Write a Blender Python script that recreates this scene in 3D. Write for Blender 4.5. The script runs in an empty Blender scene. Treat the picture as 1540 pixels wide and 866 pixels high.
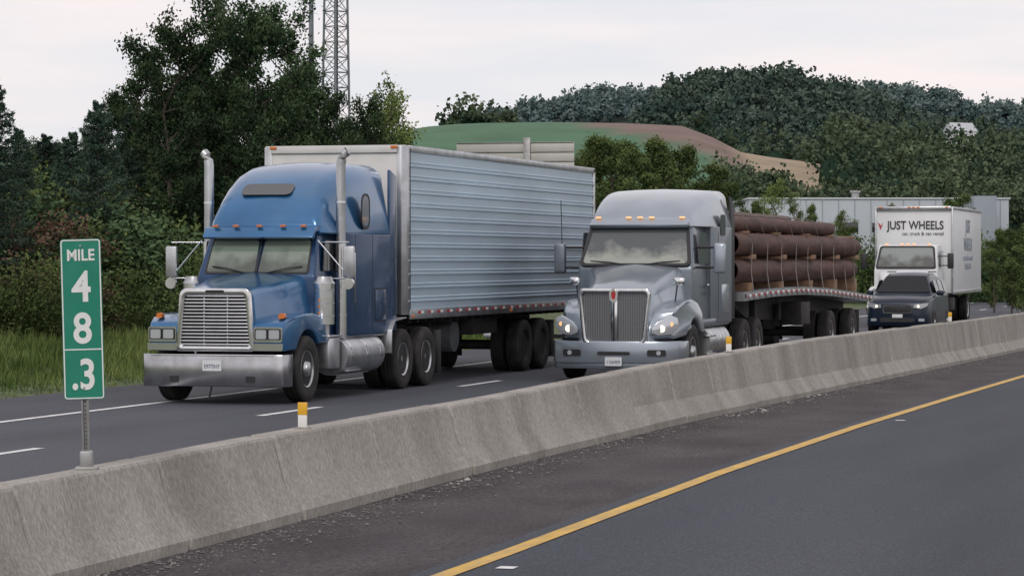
import bpy, bmesh, math, random
import numpy as np
from mathutils import Vector, Matrix
random.seed(7); rng=np.random.default_rng(7)
SC=bpy.context.scene
COL=SC.collection
TH=math.atan(1225/4300); ST,CT=math.sin(TH),math.cos(TH)
def site(l,d):   # site axes (across, away) -> world
    return (l*CT-d*ST, l*ST+d*CT)

# ------------------------------------------------------------ materials
def mat(name,col,rough=.5,metal=0,var=0,vs=3,bump=0,bs=60,coat=0,emis=None,es=0,dirt=None,ds=2.0,da=.5,stretch=(1,1,1),spec=.5,fine=0,fs=200):
    m=bpy.data.materials.new(name); m.use_nodes=True
    N=m.node_tree.nodes; Lk=m.node_tree.links; b=N['Principled BSDF']
    b.inputs['Base Color'].default_value=(*col,1); b.inputs['Roughness'].default_value=rough
    b.inputs['Metallic'].default_value=metal; b.inputs['Coat Weight'].default_value=coat
    b.inputs['Coat Roughness'].default_value=.08; b.inputs['Specular IOR Level'].default_value=spec
    if emis: b.inputs['Emission Color'].default_value=(*emis,1); b.inputs['Emission Strength'].default_value=es
    tc=N.new('ShaderNodeTexCoord'); mp=N.new('ShaderNodeMapping'); mp.inputs['Scale'].default_value=stretch
    Lk.new(tc.outputs['Object'],mp.inputs['Vector'])
    out=None
    def noise(s,det=6):
        n=N.new('ShaderNodeTexNoise'); n.inputs['Scale'].default_value=s; n.inputs['Detail'].default_value=det
        Lk.new(mp.outputs['Vector'],n.inputs['Vector']); return n
    if var or dirt or fine:
        n=noise(vs); r=N.new('ShaderNodeValToRGB')
        r.color_ramp.elements[0].position=.3; r.color_ramp.elements[1].position=.7
        r.color_ramp.elements[0].color=(*[c*(1-var) for c in col],1)
        r.color_ramp.elements[1].color=(*[min(1,c*(1+var)) for c in col],1)
        Lk.new(n.outputs['Fac'],r.inputs['Fac']); out=r.outputs['Color']
    if dirt:
        n=noise(ds,8); r=N.new('ShaderNodeValToRGB')
        r.color_ramp.elements[0].position=.42; r.color_ramp.elements[1].position=.72
        r.color_ramp.elements[0].color=(0,0,0,1); r.color_ramp.elements[1].color=(da,da,da,1)
        Lk.new(n.outputs['Fac'],r.inputs['Fac'])
        x=N.new('ShaderNodeMixRGB'); Lk.new(r.outputs['Color'],x.inputs['Fac']); Lk.new(out,x.inputs['Color1'])
        x.inputs['Color2'].default_value=(*dirt,1); out=x.outputs['Color']
    if fine:
        n=noise(fs,2); r=N.new('ShaderNodeValToRGB')
        r.color_ramp.elements[0].position=.35; r.color_ramp.elements[1].position=.68
        r.color_ramp.elements[0].color=(1-fine,1-fine,1-fine,1); r.color_ramp.elements[1].color=(1+fine,1+fine,1+fine,1)
        Lk.new(n.outputs['Fac'],r.inputs['Fac'])
        x=N.new('ShaderNodeMixRGB'); x.blend_type='MULTIPLY'; x.inputs['Fac'].default_value=1
        Lk.new(out,x.inputs['Color1']); Lk.new(r.outputs['Color'],x.inputs['Color2']); out=x.outputs['Color']
    if out: Lk.new(out,b.inputs['Base Color'])
    if bump:
        n=noise(bs,4); bp=N.new('ShaderNodeBump'); bp.inputs['Strength'].default_value=bump; bp.inputs['Distance'].default_value=.02
        Lk.new(n.outputs['Fac'],bp.inputs['Height']); Lk.new(bp.outputs['Normal'],b.inputs['Normal'])
    return m

M={}
M['asph_far']=mat('asphalt_far',(.054,.060,.075),.85,var=.18,vs=.5,bump=.3,bs=120,dirt=(.080,.084,.097),ds=.25,da=.6,fine=.35,fs=60,stretch=(1.5,.25,1))
M['asph_near']=mat('asphalt_near',(.034,.042,.057),.85,var=.25,vs=.35,bump=.4,bs=150,dirt=(.060,.067,.080),ds=.45,da=.8,fine=.4,fs=70,stretch=(1.6,.22,1))
M['asph_sh']=mat('asphalt_shoulder',(.043,.036,.040),.9,var=.35,vs=1.0,bump=.6,bs=90,dirt=(.080,.072,.072),ds=1.3,da=.7,fine=.5,fs=45,stretch=(1,.5,1))
M['paint_w']=mat('road_paint_white',(.72,.72,.72),.7,var=.15,vs=4,dirt=(.3,.3,.31),ds=9,da=.5)
M['paint_y']=mat('road_paint_yellow',(.62,.38,.07),.7,var=.18,vs=4,dirt=(.34,.26,.15),ds=8,da=.8,stretch=(2,.6,1))
M['conc']=mat('barrier_concrete',(.34,.32,.29),.92,var=.16,vs=.9,bump=.35,bs=45,dirt=(.19,.17,.145),ds=1.6,da=.6,stretch=(1,1.1,.45),fine=.2,fs=40)
M['gravel']=mat('gravel',(.17,.16,.155),.95,var=.6,vs=8)
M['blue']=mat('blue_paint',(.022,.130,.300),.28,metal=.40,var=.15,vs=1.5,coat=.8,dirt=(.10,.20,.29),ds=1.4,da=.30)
M['blue_shade']=mat('blue_paint_shaded',(.010,.048,.130),.36,metal=.3,var=.18,vs=2,coat=.4,dirt=(.04,.075,.115),ds=2,da=.35)  # same blue paint, darkened: shade of the side faces put into the colour
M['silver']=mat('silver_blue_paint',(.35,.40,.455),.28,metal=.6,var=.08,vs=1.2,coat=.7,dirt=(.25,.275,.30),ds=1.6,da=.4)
M['silver_shade']=mat('silver_paint_shaded',(.18,.21,.245),.38,metal=.5,var=.1,vs=2,coat=.4,dirt=(.13,.14,.15),ds=2,da=.4)  # shaded copy of the silver paint, for faces turned from the light
M['chrome']=mat('chrome',(.74,.75,.77),.14,metal=1,dirt=(.45,.44,.42),ds=5,da=.4)
M['bump']=mat('bumper_chrome',(.50,.51,.53),.22,metal=1,var=.1,vs=3,dirt=(.24,.23,.22),ds=3.5,da=.6)
M['alu']=mat('aluminium',(.52,.54,.56),.36,metal=.9,var=.12,vs=3,dirt=(.25,.24,.22),ds=4,da=.5)
M['trail']=mat('trailer_skin',(.50,.62,.715),.40,metal=.2,var=.06,vs=1.2,dirt=(.39,.49,.56),ds=1.0,da=.5,stretch=(1,.4,1.5))
M['trail_w']=mat('trailer_front_white',(.66,.66,.64),.5,var=.06,vs=2,dirt=(.40,.38,.35),ds=2,da=.5)
M['white']=mat('white_paint',(.70,.72,.73),.4,var=.04,vs=2,dirt=(.5,.5,.5),ds=2,da=.4)
M['black']=mat('black_plastic',(.018,.018,.02),.55,var=.2)
M['dark']=mat('dark_chassis',(.020,.019,.019),.75,var=.4,vs=5,dirt=(.05,.042,.038),ds=6,da=.5)
M['rubber']=mat('tyre_rubber',(.022,.021,.021),.85,var=.25,vs=6,dirt=(.06,.055,.05),ds=5,da=.5)
M['amber']=mat('amber_lens',(.60,.17,.03),.3)
M['amber_lit']=mat('amber_lens_lit',(.85,.42,.18),.3,emis=(1,.55,.28),es=.75)
M['red']=mat('red_lens',(.42,.03,.03),.35)
M['lamp']=mat('headlamp_glass',(.55,.58,.62),.12,metal=.4,coat=1)
M['lamp_lit']=mat('headlamp_lit',(.9,.85,.75),.3,emis=(1,.86,.62),es=2.0)
M['glass_s']=mat('side_glass',(.015,.018,.022),.06,coat=1)
M['glass_c']=mat('car_glass',(.008,.010,.012),.12,spec=.25)
M['plate']=mat('licence_plate',(.66,.68,.70),.5)
M['plate_t']=mat('plate_letters',(.05,.05,.12),.6)
M['rust']=mat('rusty_pipe',(.072,.032,.024),.7,metal=.1,var=.4,vs=3.0,dirt=(.135,.068,.050),ds=5,da=.8,stretch=(1,.2,1),fine=.22,fs=22,spec=.4)
M['bore_shade']=mat('pipe_inside',(.006,.004,.004),.95,spec=.05)  # near-black colour paints the shade inside the pipe bores
M['wood']=mat('timber',(.26,.16,.10),.85,var=.3,vs=6)
M['strap']=mat('load_strap',(.22,.20,.18),.8)
M['suv']=mat('dark_blue_car_paint',(.006,.015,.032),.30,metal=0,coat=.15,var=.05,spec=.4)
M['green']=mat('sign_green',(.0,.20,.125),.45,var=.06,vs=4,dirt=(.03,.24,.17),ds=6,da=.4)
M['signw']=mat('sign_white',(.76,.78,.76),.5,var=.04,dirt=(.5,.5,.46),ds=12,da=.3)
M['galv']=mat('galvanised_steel',(.36,.37,.37),.5,metal=.6,var=.15,vs=8,dirt=(.22,.17,.13),ds=7,da=.5)
M['tower']=mat('tower_steel',(.17,.19,.21),.6,metal=.3,var=.2)
M['refl_y']=mat('reflector_yellow',(.75,.42,.03),.4)
M['refl_w']=mat('reflector_white',(.75,.75,.72),.5)
M['litter']=mat('litter',(.38,.37,.35),.7,var=.3)
M['redtape']=mat('red_tape',(.45,.04,.05),.5)
M['bwall']=mat('building_wall',(.42,.46,.50),.7,var=.05,vs=.3)
M['bwall2']=mat('building_wall_dark',(.27,.31,.35),.7,var=.05,vs=.3)
M['broof']=mat('building_trim',(.50,.54,.57),.6)
M['bark']=mat('bark',(.075,.062,.05),.95,var=.4,vs=6)
M['signback']=mat('sign_back_aluminium',(.55,.54,.50),.5,metal=.2,var=.06,vs=1)
M['logo_k']=mat('lettering_black',(.03,.03,.035),.5)
M['logo_g']=mat('lettering_grey',(.28,.32,.38),.5)

def windscreen(name,ctop,cbot,z0,z1):  # reflected sky painted into the glass colour as a mottled vertical gradient
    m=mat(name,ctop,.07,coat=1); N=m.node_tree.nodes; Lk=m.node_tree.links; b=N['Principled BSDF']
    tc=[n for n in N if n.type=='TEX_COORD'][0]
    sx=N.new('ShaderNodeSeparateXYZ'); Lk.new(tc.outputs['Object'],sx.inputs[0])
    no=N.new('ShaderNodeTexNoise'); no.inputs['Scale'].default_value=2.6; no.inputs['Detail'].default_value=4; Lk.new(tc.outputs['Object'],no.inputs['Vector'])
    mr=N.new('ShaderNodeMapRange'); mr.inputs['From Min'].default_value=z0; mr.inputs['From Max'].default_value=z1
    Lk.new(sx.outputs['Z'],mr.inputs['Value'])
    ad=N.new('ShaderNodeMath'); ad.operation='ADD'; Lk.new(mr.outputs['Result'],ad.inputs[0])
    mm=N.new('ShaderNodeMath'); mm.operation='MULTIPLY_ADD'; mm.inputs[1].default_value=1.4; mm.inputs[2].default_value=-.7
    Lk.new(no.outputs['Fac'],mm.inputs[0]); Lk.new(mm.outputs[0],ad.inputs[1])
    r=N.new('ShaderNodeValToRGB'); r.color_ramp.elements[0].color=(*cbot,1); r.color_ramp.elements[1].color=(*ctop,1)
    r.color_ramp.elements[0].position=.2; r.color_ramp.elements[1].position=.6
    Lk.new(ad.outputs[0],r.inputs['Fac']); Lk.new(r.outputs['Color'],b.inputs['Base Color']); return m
M['ws_blue']=windscreen('windscreen_painted_reflection_a',(.20,.25,.20),(.06,.075,.06),1.95,2.5)
M['ws_ken']=windscreen('windscreen_painted_reflection_b',(.07,.08,.08),(.32,.33,.29),2.1,2.75)

def leafmat(name,c0,c1,hue=.15):
    m=bpy.data.materials.new(name); m.use_nodes=True; N=m.node_tree.nodes; Lk=m.node_tree.links
    N.remove(N['Principled BSDF']); b=N.new('ShaderNodeBsdfDiffuse')
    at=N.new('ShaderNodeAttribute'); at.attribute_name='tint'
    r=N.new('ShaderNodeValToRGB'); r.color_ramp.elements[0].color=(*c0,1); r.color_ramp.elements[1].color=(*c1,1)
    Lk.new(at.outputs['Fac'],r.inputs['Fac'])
    oi=N.new('ShaderNodeObjectInfo'); hs=N.new('ShaderNodeHueSaturation')
    mr=N.new('ShaderNodeMapRange'); mr.inputs['To Min'].default_value=1-hue*2; mr.inputs['To Max'].default_value=1+hue*2
    Lk.new(oi.outputs['Random'],mr.inputs['Value']); Lk.new(mr.outputs['Result'],hs.inputs['Value'])
    Lk.new(r.outputs['Color'],hs.inputs['Color']); Lk.new(hs.outputs['Color'],b.inputs['Color'])
    Lk.new(b.outputs[0],N['Material Output'].inputs['Surface'])
    return m
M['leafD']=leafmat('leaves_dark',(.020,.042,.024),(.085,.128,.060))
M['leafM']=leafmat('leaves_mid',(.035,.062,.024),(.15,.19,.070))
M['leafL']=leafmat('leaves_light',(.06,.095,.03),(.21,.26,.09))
M['leafC']=leafmat('needles',(.020,.042,.034),(.065,.100,.070))
M['leafR']=leafmat('leaves_russet',(.05,.035,.028),(.16,.10,.075))
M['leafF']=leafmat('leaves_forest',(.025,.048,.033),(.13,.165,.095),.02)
M['leafG_haze']=leafmat('leaves_hillside_haze_tint',(.040,.070,.064),(.115,.155,.115),.02)  # leaf colour shifted paler and bluer to paint in hillside haze
M['leafH_haze']=leafmat('leaves_distant_haze_tint',(.085,.130,.135),(.165,.215,.19),.02)  # stronger air haze for the far ridge, painted into the leaf colour
M['grass']=leafmat('grass_blades',(.06,.10,.03),(.20,.25,.085),.02)

# ------------------------------------------------------------ mesh helpers
def finish(bm,name,m,parent,bevel=0,segs=2,angle=32,smooth=True):
    bmesh.ops.recalc_face_normals(bm,faces=bm.faces)
    if bevel>0:
        es=[e for e in bm.edges if len(e.link_faces)==2 and e.calc_face_angle(0)>math.radians(25)]
        try: bmesh.ops.bevel(bm,geom=es,offset=bevel,offset_type='OFFSET',segments=segs,profile=.5,affect='EDGES',clamp_overlap=True)
        except Exception as ex: print('bevel',name,ex)
    if smooth:
        for f in bm.faces: f.smooth=True
        for e in bm.edges:
            if len(e.link_faces)==2 and e.calc_face_angle(0)>math.radians(angle): e.smooth=False
    me=bpy.data.meshes.new(name); bm.to_mesh(me); bm.free(); me.materials.append(m)
    o=bpy.data.objects.new(name,me); COL.objects.link(o)
    if parent: o.parent=parent
    return o
def mesh(name,vs,fs,m,parent=None,bevel=0,segs=2,angle=32,smooth=True):
    bm=bmesh.new(); bv=[bm.verts.new(v) for v in vs]
    for f in fs:
        try: bm.faces.new([bv[i] for i in f])
        except ValueError: pass
    return finish(bm,name,m,parent,bevel,segs,angle,smooth)
def empty(name,loc,rz=0):
    e=bpy.data.objects.new(name,None); e.location=loc; e.rotation_euler=(0,0,rz); e.empty_display_size=.3; COL.objects.link(e); return e
def box(name,c,s,m,p=None,bevel=.008,rot=None,segs=2):
    vs=[]
    for i in (-.5,.5):
        for j in (-.5,.5):
            for k in (-.5,.5):
                vs.append(Vector(c)+Vector((i*s[0],j*s[1],k*s[2])))
    fs=[(0,1,3,2),(4,6,7,5),(0,4,5,1),(2,3,7,6),(0,2,6,4),(1,5,7,3)]
    return mesh(name,vs,fs,m,p,min(bevel,min(s)*.4),segs)
def prism(name,poly,a0,a1,axis,m,p=None,bevel=.01,fn=None,segs=2,angle=32):
    n=len(poly); vs=[]
    for a in (a0,a1):
        for (q,r) in poly:
            v={'x':(a,q,r),'y':(q,a,r),'z':(q,r,a)}[axis]
            vs.append(fn(*v) if fn else v)
    fs=[tuple(range(n)),tuple(range(n,2*n))]+[(i,(i+1)%n,n+(i+1)%n,n+i) for i in range(n)]
    return mesh(name,vs,fs,m,p,bevel,segs,angle)
def loft(name,rings,m,p=None,cap=True,bevel=0,angle=32,closed=True):
    vs=[v for r in rings for v in r]; n=len(rings[0]); fs=[]
    for i in range(len(rings)-1):
        for j in range(n if closed else n-1):
            fs.append((i*n+j,i*n+(j+1)%n,(i+1)*n+(j+1)%n,(i+1)*n+j))
    if cap: fs+= [tuple(range(n)),tuple((len(rings)-1)*n+j for j in range(n))]
    return mesh(name,vs,fs,m,p,bevel,2,angle)
def tube(name,pts,r,m,p=None,n=12,r2=None):
    pts=[Vector(q) for q in pts]; rings=[]
    for i,q in enumerate(pts):
        t=(pts[min(i+1,len(pts)-1)]-pts[max(i-1,0)]).normalized()
        up=Vector((0,0,1)) if abs(t.z)<.9 else Vector((0,1,0))
        a=t.cross(up).normalized(); b=t.cross(a).normalized()
        rr=r if r2 is None else r+(r2-r)*i/(len(pts)-1)
        rings.append([q+a*rr*math.cos(2*math.pi*k/n)+b*rr*math.sin(2*math.pi*k/n) for k in range(n)])
    return loft(name,rings,m,p,angle=50)
def lathe(name,prof,c,m,p=None,side=1,n=36,angle=35):
    rings=[]
    for (x,r) in prof:
        rings.append([(c[0]+side*x,c[1]+max(r,.0005)*math.cos(2*math.pi*k/n),c[2]+max(r,.0005)*math.sin(2*math.pi*k/n)) for k in range(n)])
    return loft(name,rings,m,p,cap=True,angle=angle)
def rrect(hwb,hwt,zb,zt,r,rb=0.02,n=5,crown=0):
    pts=[]
    def arc(cx,cz,rr,a0,a1):
        for i in range(n+1):
            a=a0+(a1-a0)*i/n; pts.append((cx+rr*math.cos(a),cz+rr*math.sin(a)))
    arc(-hwb+rb,zb+rb,rb,math.pi*1.5,math.pi); arc(-hwt+r,zt-r,r,math.pi,math.pi/2)
    if crown:
        for f in (-.5,0,.5): pts.append((f*(hwt-r)*1.2,zt+crown*(1-f*f*1.6)))
    arc(hwt-r,zt-r,r,math.pi/2,0); arc(hwb-rb,zb+rb,rb,0,-math.pi/2)
    return pts
def sect(y,hwb,hwt,zb,zt,r,rb=.03,crown=.02,slant=0,xo=0):
    return [(x+xo,y+slant*(z-zb),z) for (x,z) in rrect(hwb,hwt,zb,zt,r,rb,5,max(crown,.0005))]
def slab(name,o,ux,uy,poly,t,m,p=None,bevel=0):
    o=Vector(o);ux=Vector(ux).normalized();uy=Vector(uy).normalized(); nn=ux.cross(uy).normalized()
    n=len(poly); vs=[o+ux*a+uy*b for a,b in poly]+[o+ux*a+uy*b+nn*t for a,b in poly]
    fs=[tuple(range(n)),tuple(range(n,2*n))]+[(i,(i+1)%n,n+(i+1)%n,n+i) for i in range(n)]
    return mesh(name,vs,fs,m,p,bevel)
def frame(name,o,ux,uy,outer,inner,t,m,p=None,bevel=0):
    o=Vector(o);ux=Vector(ux).normalized();uy=Vector(uy).normalized(); nn=ux.cross(uy).normalized(); n=len(outer)
    vs=[]
    for poly,tt in ((outer,0),(outer,t),(inner,t),(inner,0)): vs+=[o+ux*a+uy*b+nn*tt for a,b in poly]
    fs=[]
    for k in range(4):
        for i in range(n):
            fs.append((k*n+i,k*n+(i+1)%n,((k+1)%4)*n+(i+1)%n,((k+1)%4)*n+i))
    return mesh(name,vs,fs,m,p,bevel)
def rr2(w,h,r,n=4):
    return rrect(w/2,w/2,-h/2,h/2,r,r,n)
def text(name,body,loc,size,m,p=None,rot=(math.pi/2,0,0),off=0,ext=.002,sx=1,al='CENTER'):
    c=bpy.data.curves.new(name,'FONT'); c.body=body; c.size=size; c.align_x=al; c.align_y='CENTER'; c.extrude=ext; c.offset=off
    c.materials.append(m); o=bpy.data.objects.new(name,c); o.location=loc; o.rotation_euler=rot; o.scale=(sx,1,1); COL.objects.link(o)
    if p: o.parent=p
    return o
XF=(1,0,0); ZU=(0,0,1); YB=(0,1,0)

def wheel(tag,c,p,side=1,kind='steer',r=.515,w=.29,rim=None):
    k=r/.515; q=w/.29
    tp=[(.10,.29),(.13,.31),(.145,.40),(.142,.47),(.12,.503),(.08,.515),(.078,.503),(.06,.503),(.058,.515),(.01,.515),(.008,.503),(-.008,.503),(-.01,.515),(-.058,.515),(-.06,.503),(-.078,.503),(-.08,.515),(-.12,.503),(-.142,.47),(-.145,.40),(-.13,.31),(-.10,.29)]
    lathe(tag+'_tyre',[(a*q,b*k) for a,b in tp],c,M['rubber'],p,side)
    rim=rim or M['alu']
    if kind=='steer':
        rp=[(.0,.295),(.10,.295),(.125,.285),(.115,.268),(.06,.25),(.035,.22),(.045,.17),(.07,.15),(.10,.12),(.15,.105),(.165,.06),(.17,0)]
        hx=.04
    else:
        rp=[(.0,.295),(.10,.295),(.125,.285),(.105,.262),(-.02,.25),(-.05,.21),(-.045,.14),(.05,.115),(.09,.10),(.10,.05),(.105,0)]
        hx=-.045
    lathe(tag+'_rim',[(a*q,b*k) for a,b in rp],c,rim,p,side)
    for i in range(8):
        a=2*math.pi*i/8
        y=c[1]+.205*k*math.cos(a); z=c[2]+.205*k*math.sin(a); x=c[0]+side*hx*q
        tube(f'{tag}_hole_{i}',[(x-side*.02,y,z),(x+side*.012,y,z)],.026*k,M['black'],p,10)
    for i in range(10):
        a=2*math.pi*(i+.5)/10
        y=c[1]+.15*k*math.cos(a); z=c[2]+.15*k*math.sin(a); x=c[0]+side*(hx+.02)*q
        tube(f'{tag}_nut_{i}',[(x,y,z),(x+side*.03,y,z)],.013*k,M['chrome'],p,6)
def dual(tag,x,y,p,side,r=.515,rim=None):
    wheel(tag+'_outer',(x-side*.15,y,r),p,side,'drive',r,rim=rim)
    lathe(tag+'_inner_tyre',[(a,b*r/.515) for a,b in [(.12,.30),(.145,.40),(.12,.503),(-.12,.503),(-.145,.40),(-.12,.30)]],(x-side*.48,y,r),M['rubber'],p,side,28)

# ============================================================ ROADS
def zn(y):
    return float(np.interp(y,[-60,10,19,26,34,43,75,120,260],[.16,.18,.19,.224,.20,.13,-.16,-.30,-.35]))
def zt(y):
    return float(np.interp(y,[0,17,20,27,30.5,35,44,77,140],[.80,.80,.835,.854,.885,.915,.94,.75,.70]))
ysn=list(np.arange(-40,260,3.0))
def strip(name,x0,x1,ys,zf,m,dz=0,nx=1,p=None):
    vs=[];fs=[];xs=np.linspace(x0,x1,nx+1)
    for y in ys:
        for x in xs: vs.append((x,y,zf(y)+dz))
    w=nx+1
    for i in range(len(ys)-1):
        for j in range(nx): fs.append((i*w+j,i*w+j+1,(i+1)*w+j+1,(i+1)*w+j))
    return mesh(name,vs,fs,m,p)
strip('road',-5.62,9.5,ysn,zn,M['asph_near'],0,4)
strip('road_shoulder',-7.9,-5.62,ysn,zn,M['asph_sh'],-.002,2)
strip('road',-20.1,-8.0,ysn,lambda y:0,M['asph_far'],0,4)
mk=empty('road_markings',(0,0,0))
strip('yellow_edge_line',-5.47,-5.33,list(np.arange(-20,250,1.0)),zn,M['paint_y'],.007,1,mk)
strip('yellow_edge_line_far',-10.35,-10.22,[-20,250],lambda y:0,M['paint_y'],.005,1,mk)
strip('white_edge_line',-17.32,-17.17,[-20,250],lambda y:0,M['paint_w'],.005,1,mk)
for i,y in enumerate(np.arange(18.4,140,9.65)):
    strip(f'lane_dash_{i}',-14.5,-14.36,[y,y+2.5],lambda y:0,M['paint_w'],.005,1,mk)
for i,y in enumerate(np.arange(5,140,9.65)):
    strip(f'lane_dash_near_{i}',-1.75,-1.61,[y,y+2.5],zn,M['paint_w'],.006,1,mk)
for (y,x) in ((17.85,-5.20),(35.6,-5.18)):
    strip('marker_patch',x,x+.12,[y,y+.14],zn,M['paint_w'],.006,1,mk)
def rocks(name,n,xf,yf,zf,smin,smax,m):
    v=[];f=[]
    base=np.array([(1,0,0),(-1,0,0),(0,1,0),(0,-1,0),(0,0,1),(0,0,-.6)],float)
    tri=[(0,2,4),(2,1,4),(1,3,4),(3,0,4),(2,0,5),(1,2,5),(3,1,5),(0,3,5)]
    for i in range(n):
        y=yf();x=xf();s=smin+(smax-smin)*random.random()**3
        b=base*(s*np.array([random.uniform(.6,1.4),random.uniform(.6,1.4),random.uniform(.4,.8)]))
        a=random.random()*6.3;R=np.array([[math.cos(a),-math.sin(a),0],[math.sin(a),math.cos(a),0],[0,0,1]])
        b=b@R.T+np.array([x,y,zf(y)+s*.3]); o=len(v); v+=b.tolist(); f+=[tuple(o+k for k in t) for t in tri]
    return mesh(name,v,f,m,smooth=False)
rocks('gravel',9000,lambda:-7.52+abs(random.gauss(0,.30)),lambda:14+60*random.random()**1.5,zn,.004,.017,M['gravel'])
rocks('road_debris',70,lambda:-7.48+abs(random.gauss(0,.16)),lambda:random.choice([24.4,24.6,31,36,37.6,38,41,43])+random.gauss(0,.5),zn,.010,.04,M['litter'])

# ============================================================ BARRIER
bar=empty('concrete_barrier',(0,0,0))
def bsec(y,ins=0):
    a=zn(y)-.03; t=zt(y)
    P=[(-7.55,a),(-7.55,a+.10),(-7.69,a+.31),(-7.785,t-.02),(-7.80,t),(-8.0,t),(-8.015,t-.02),(-8.11,.30),(-8.25,.10),(-8.25,-.05)]
    cx=-7.9
    return [(cx+(x-cx)*(1-ins*4),y,z-(ins if z>t-.05 else 0)) for x,z in P]
y0=18.4-2.28*6; k=0
while y0<135:
    y1=y0+2.28
    yy=[y0+.013,y0+.045]+list(np.linspace(y0+.4,y1-.4,3))+[y1-.045,y1-.013]
    dz=random.uniform(-.007,.007); dx=random.uniform(-.009,.009)
    rings=[[(x+dx,y,z+dz) for x,y,z in bsec(y,.030 if i in (0,len(yy)-1) else 0)] for i,y in enumerate(yy)]
    loft(f'segment_{k}',rings,M['conc'],bar,angle=20); k+=1; y0=y1
def refl(u_y,x=-7.9):
    e=empty('barrier_reflector',(x,u_y,zt(u_y)))
    box('base',(0,0,.008),(.12,.07,.016),M['conc'],e,.003)
    box('lower_white',(0,0,.065),(.075,.02,.10),M['refl_w'],e,.004)
    box('upper_yellow',(0,0,.165),(.078,.022,.10),M['refl_y'],e,.004)
for y in (21.6,38.6,62.6): refl(y)

# ============================================================ MILE SIGN
ms=empty('mile_marker_sign',(-7.9,17.45,.82),math.radians(18)); ms.rotation_euler=(0,math.radians(-1.6),math.radians(18))
box('base_bracket',(0,0,.05),(.085,.075,.13),M['galv'],ms,.012)
box('base_plate',(0,0,-.005),(.15,.12,.03),M['galv'],ms,.006)
prism('post',[(-.025,-.018),(-.012,-.018),(-.012,.006),(.012,.006),(.012,-.018),(.025,-.018),(.025,.018),(-.025,.018)],.08,1.40,'z',M['galv'],ms,.002)
for i in range(14): tube(f'post_hole_{i}',[(0,.004,.13+i*.028),(0,.0035,.13+i*.028)],.0045,M['black'],ms,8)
W,H=.268,1.06; zc=.455+H/2
slab('panel',(0,-.022,zc),XF,ZU,rr2(W,H,.02),.004,M['green'],ms)
frame('border',(0,-.027,zc),XF,ZU,rr2(W-.008,H-.008,.018),rr2(W-.024,H-.024,.012),.0015,M['signw'],ms)
text('text_mile','MILE',(0,-.0285,1.405),.105,M['signw'],ms,off=.0022,ext=.001,sx=.88)
text('digit_4','4',(0,-.0285,1.19),.28,M['signw'],ms,off=.006,ext=.001,sx=.9)
text('digit_8','8',(0,-.0285,.915),.28,M['signw'],ms,off=.006,ext=.001,sx=.9)
box('divider',(0,-.027,.785),(W-.02,.003,.008),M['signw'],ms,0)
text('digits_point_3','.3',(0,-.0285,.61),.28,M['signw'],ms,off=.006,ext=.001,sx=.82)
for z in (.53,1.47): tube('bolt',[(0,-.022,z),(0,-.034,z)],.007,M['galv'],ms,8)

# ============================================================ BLUE TRUCK
T=empty('blue_semi_truck',(-16.27,40.5,0))
def sym(fn):
    for s,t in ((1,'near'),(-1,'far')): fn(s,t)
pl=[(-1.18,.34),(-1.18,.12),(-1.13,.03),(-1.0,0),(1.0,0),(1.13,.03),(1.18,.12),(1.18,.34),(1.12,.34),(1.12,.14),(1.0,.06),(-1.0,.06),(-1.12,.14),(-1.12,.34)]
prism('bumper',pl,.27,.76,'z',M['bump'],T,.012)
box('bumper_rail_top',(0,-.004,.745),(2.0,.012,.02),M['chrome'],T,.003)
for x in (-.62,.62): slab('bumper_hole',(x,-.003,.38),XF,ZU,rr2(.15,.10,.015),.004,M['black'],T)
slab('licence_plate',(0,-.006,.59),XF,ZU,rr2(.31,.16,.015),.006,M['plate'],T)
text('plate_text','E977SHY',(0,-.014,.575),.085,M['plate_t'],T,ext=.001,sx=.8)
tube('hitch_pin',[(-.02,.04,.30),(-.06,.02,.08)],.018,M['black'],T,8)
loft('hood',[sect(.20,.68,.60,.82,1.72,.12,crown=.02),sect(.45,.72,.63,.82,1.76,.14,crown=.03),sect(1.1,.83,.72,.85,1.84,.16,crown=.04),sect(1.85,.98,.86,.95,1.95,.18,crown=.04)],M['blue'],T)
go=rrect(.64,.58,.80,1.76,.12,.05,6); gi=rrect(.555,.495,.88,1.66,.07,.03,6)
frame('grille_surround',(0,.20,0),XF,ZU,go,gi,.10,M['chrome'],T,.012)
slab('grille_back',(0,.19,0),XF,ZU,rrect(.58,.53,.86,1.70,.05,.03,5),.01,M['black'],T)
for i in range(15):
    z=.905+i*.0525; hw=.56-.058*(z-.88)/.8-.003
    box(f'grille_bar_{i}',(0,.135,z),(2*hw,.03,.028),M['chrome'],T,.005)
for x in (-.19,.19): box('grille_post',(x,.15,1.28),(.02,.02,.80),M['alu'],T,.003)
slab('badge',(0,.095,1.71),XF,ZU,rr2(.30,.045,.02),.006,M['black'],T)
def fprof(front,cy,R=.60):
    return front+[(cy+R*math.cos(a),.52+R*math.sin(a)) for a in [math.radians(q) for q in range(38,154,8)]]
FB=[(.16,.80),(.12,.84),(.12,1.12),(.20,1.24),(.42,1.31),(.8,1.36),(1.25,1.37),(1.6,1.32),(1.85,1.18),(1.95,.90)]
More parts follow.
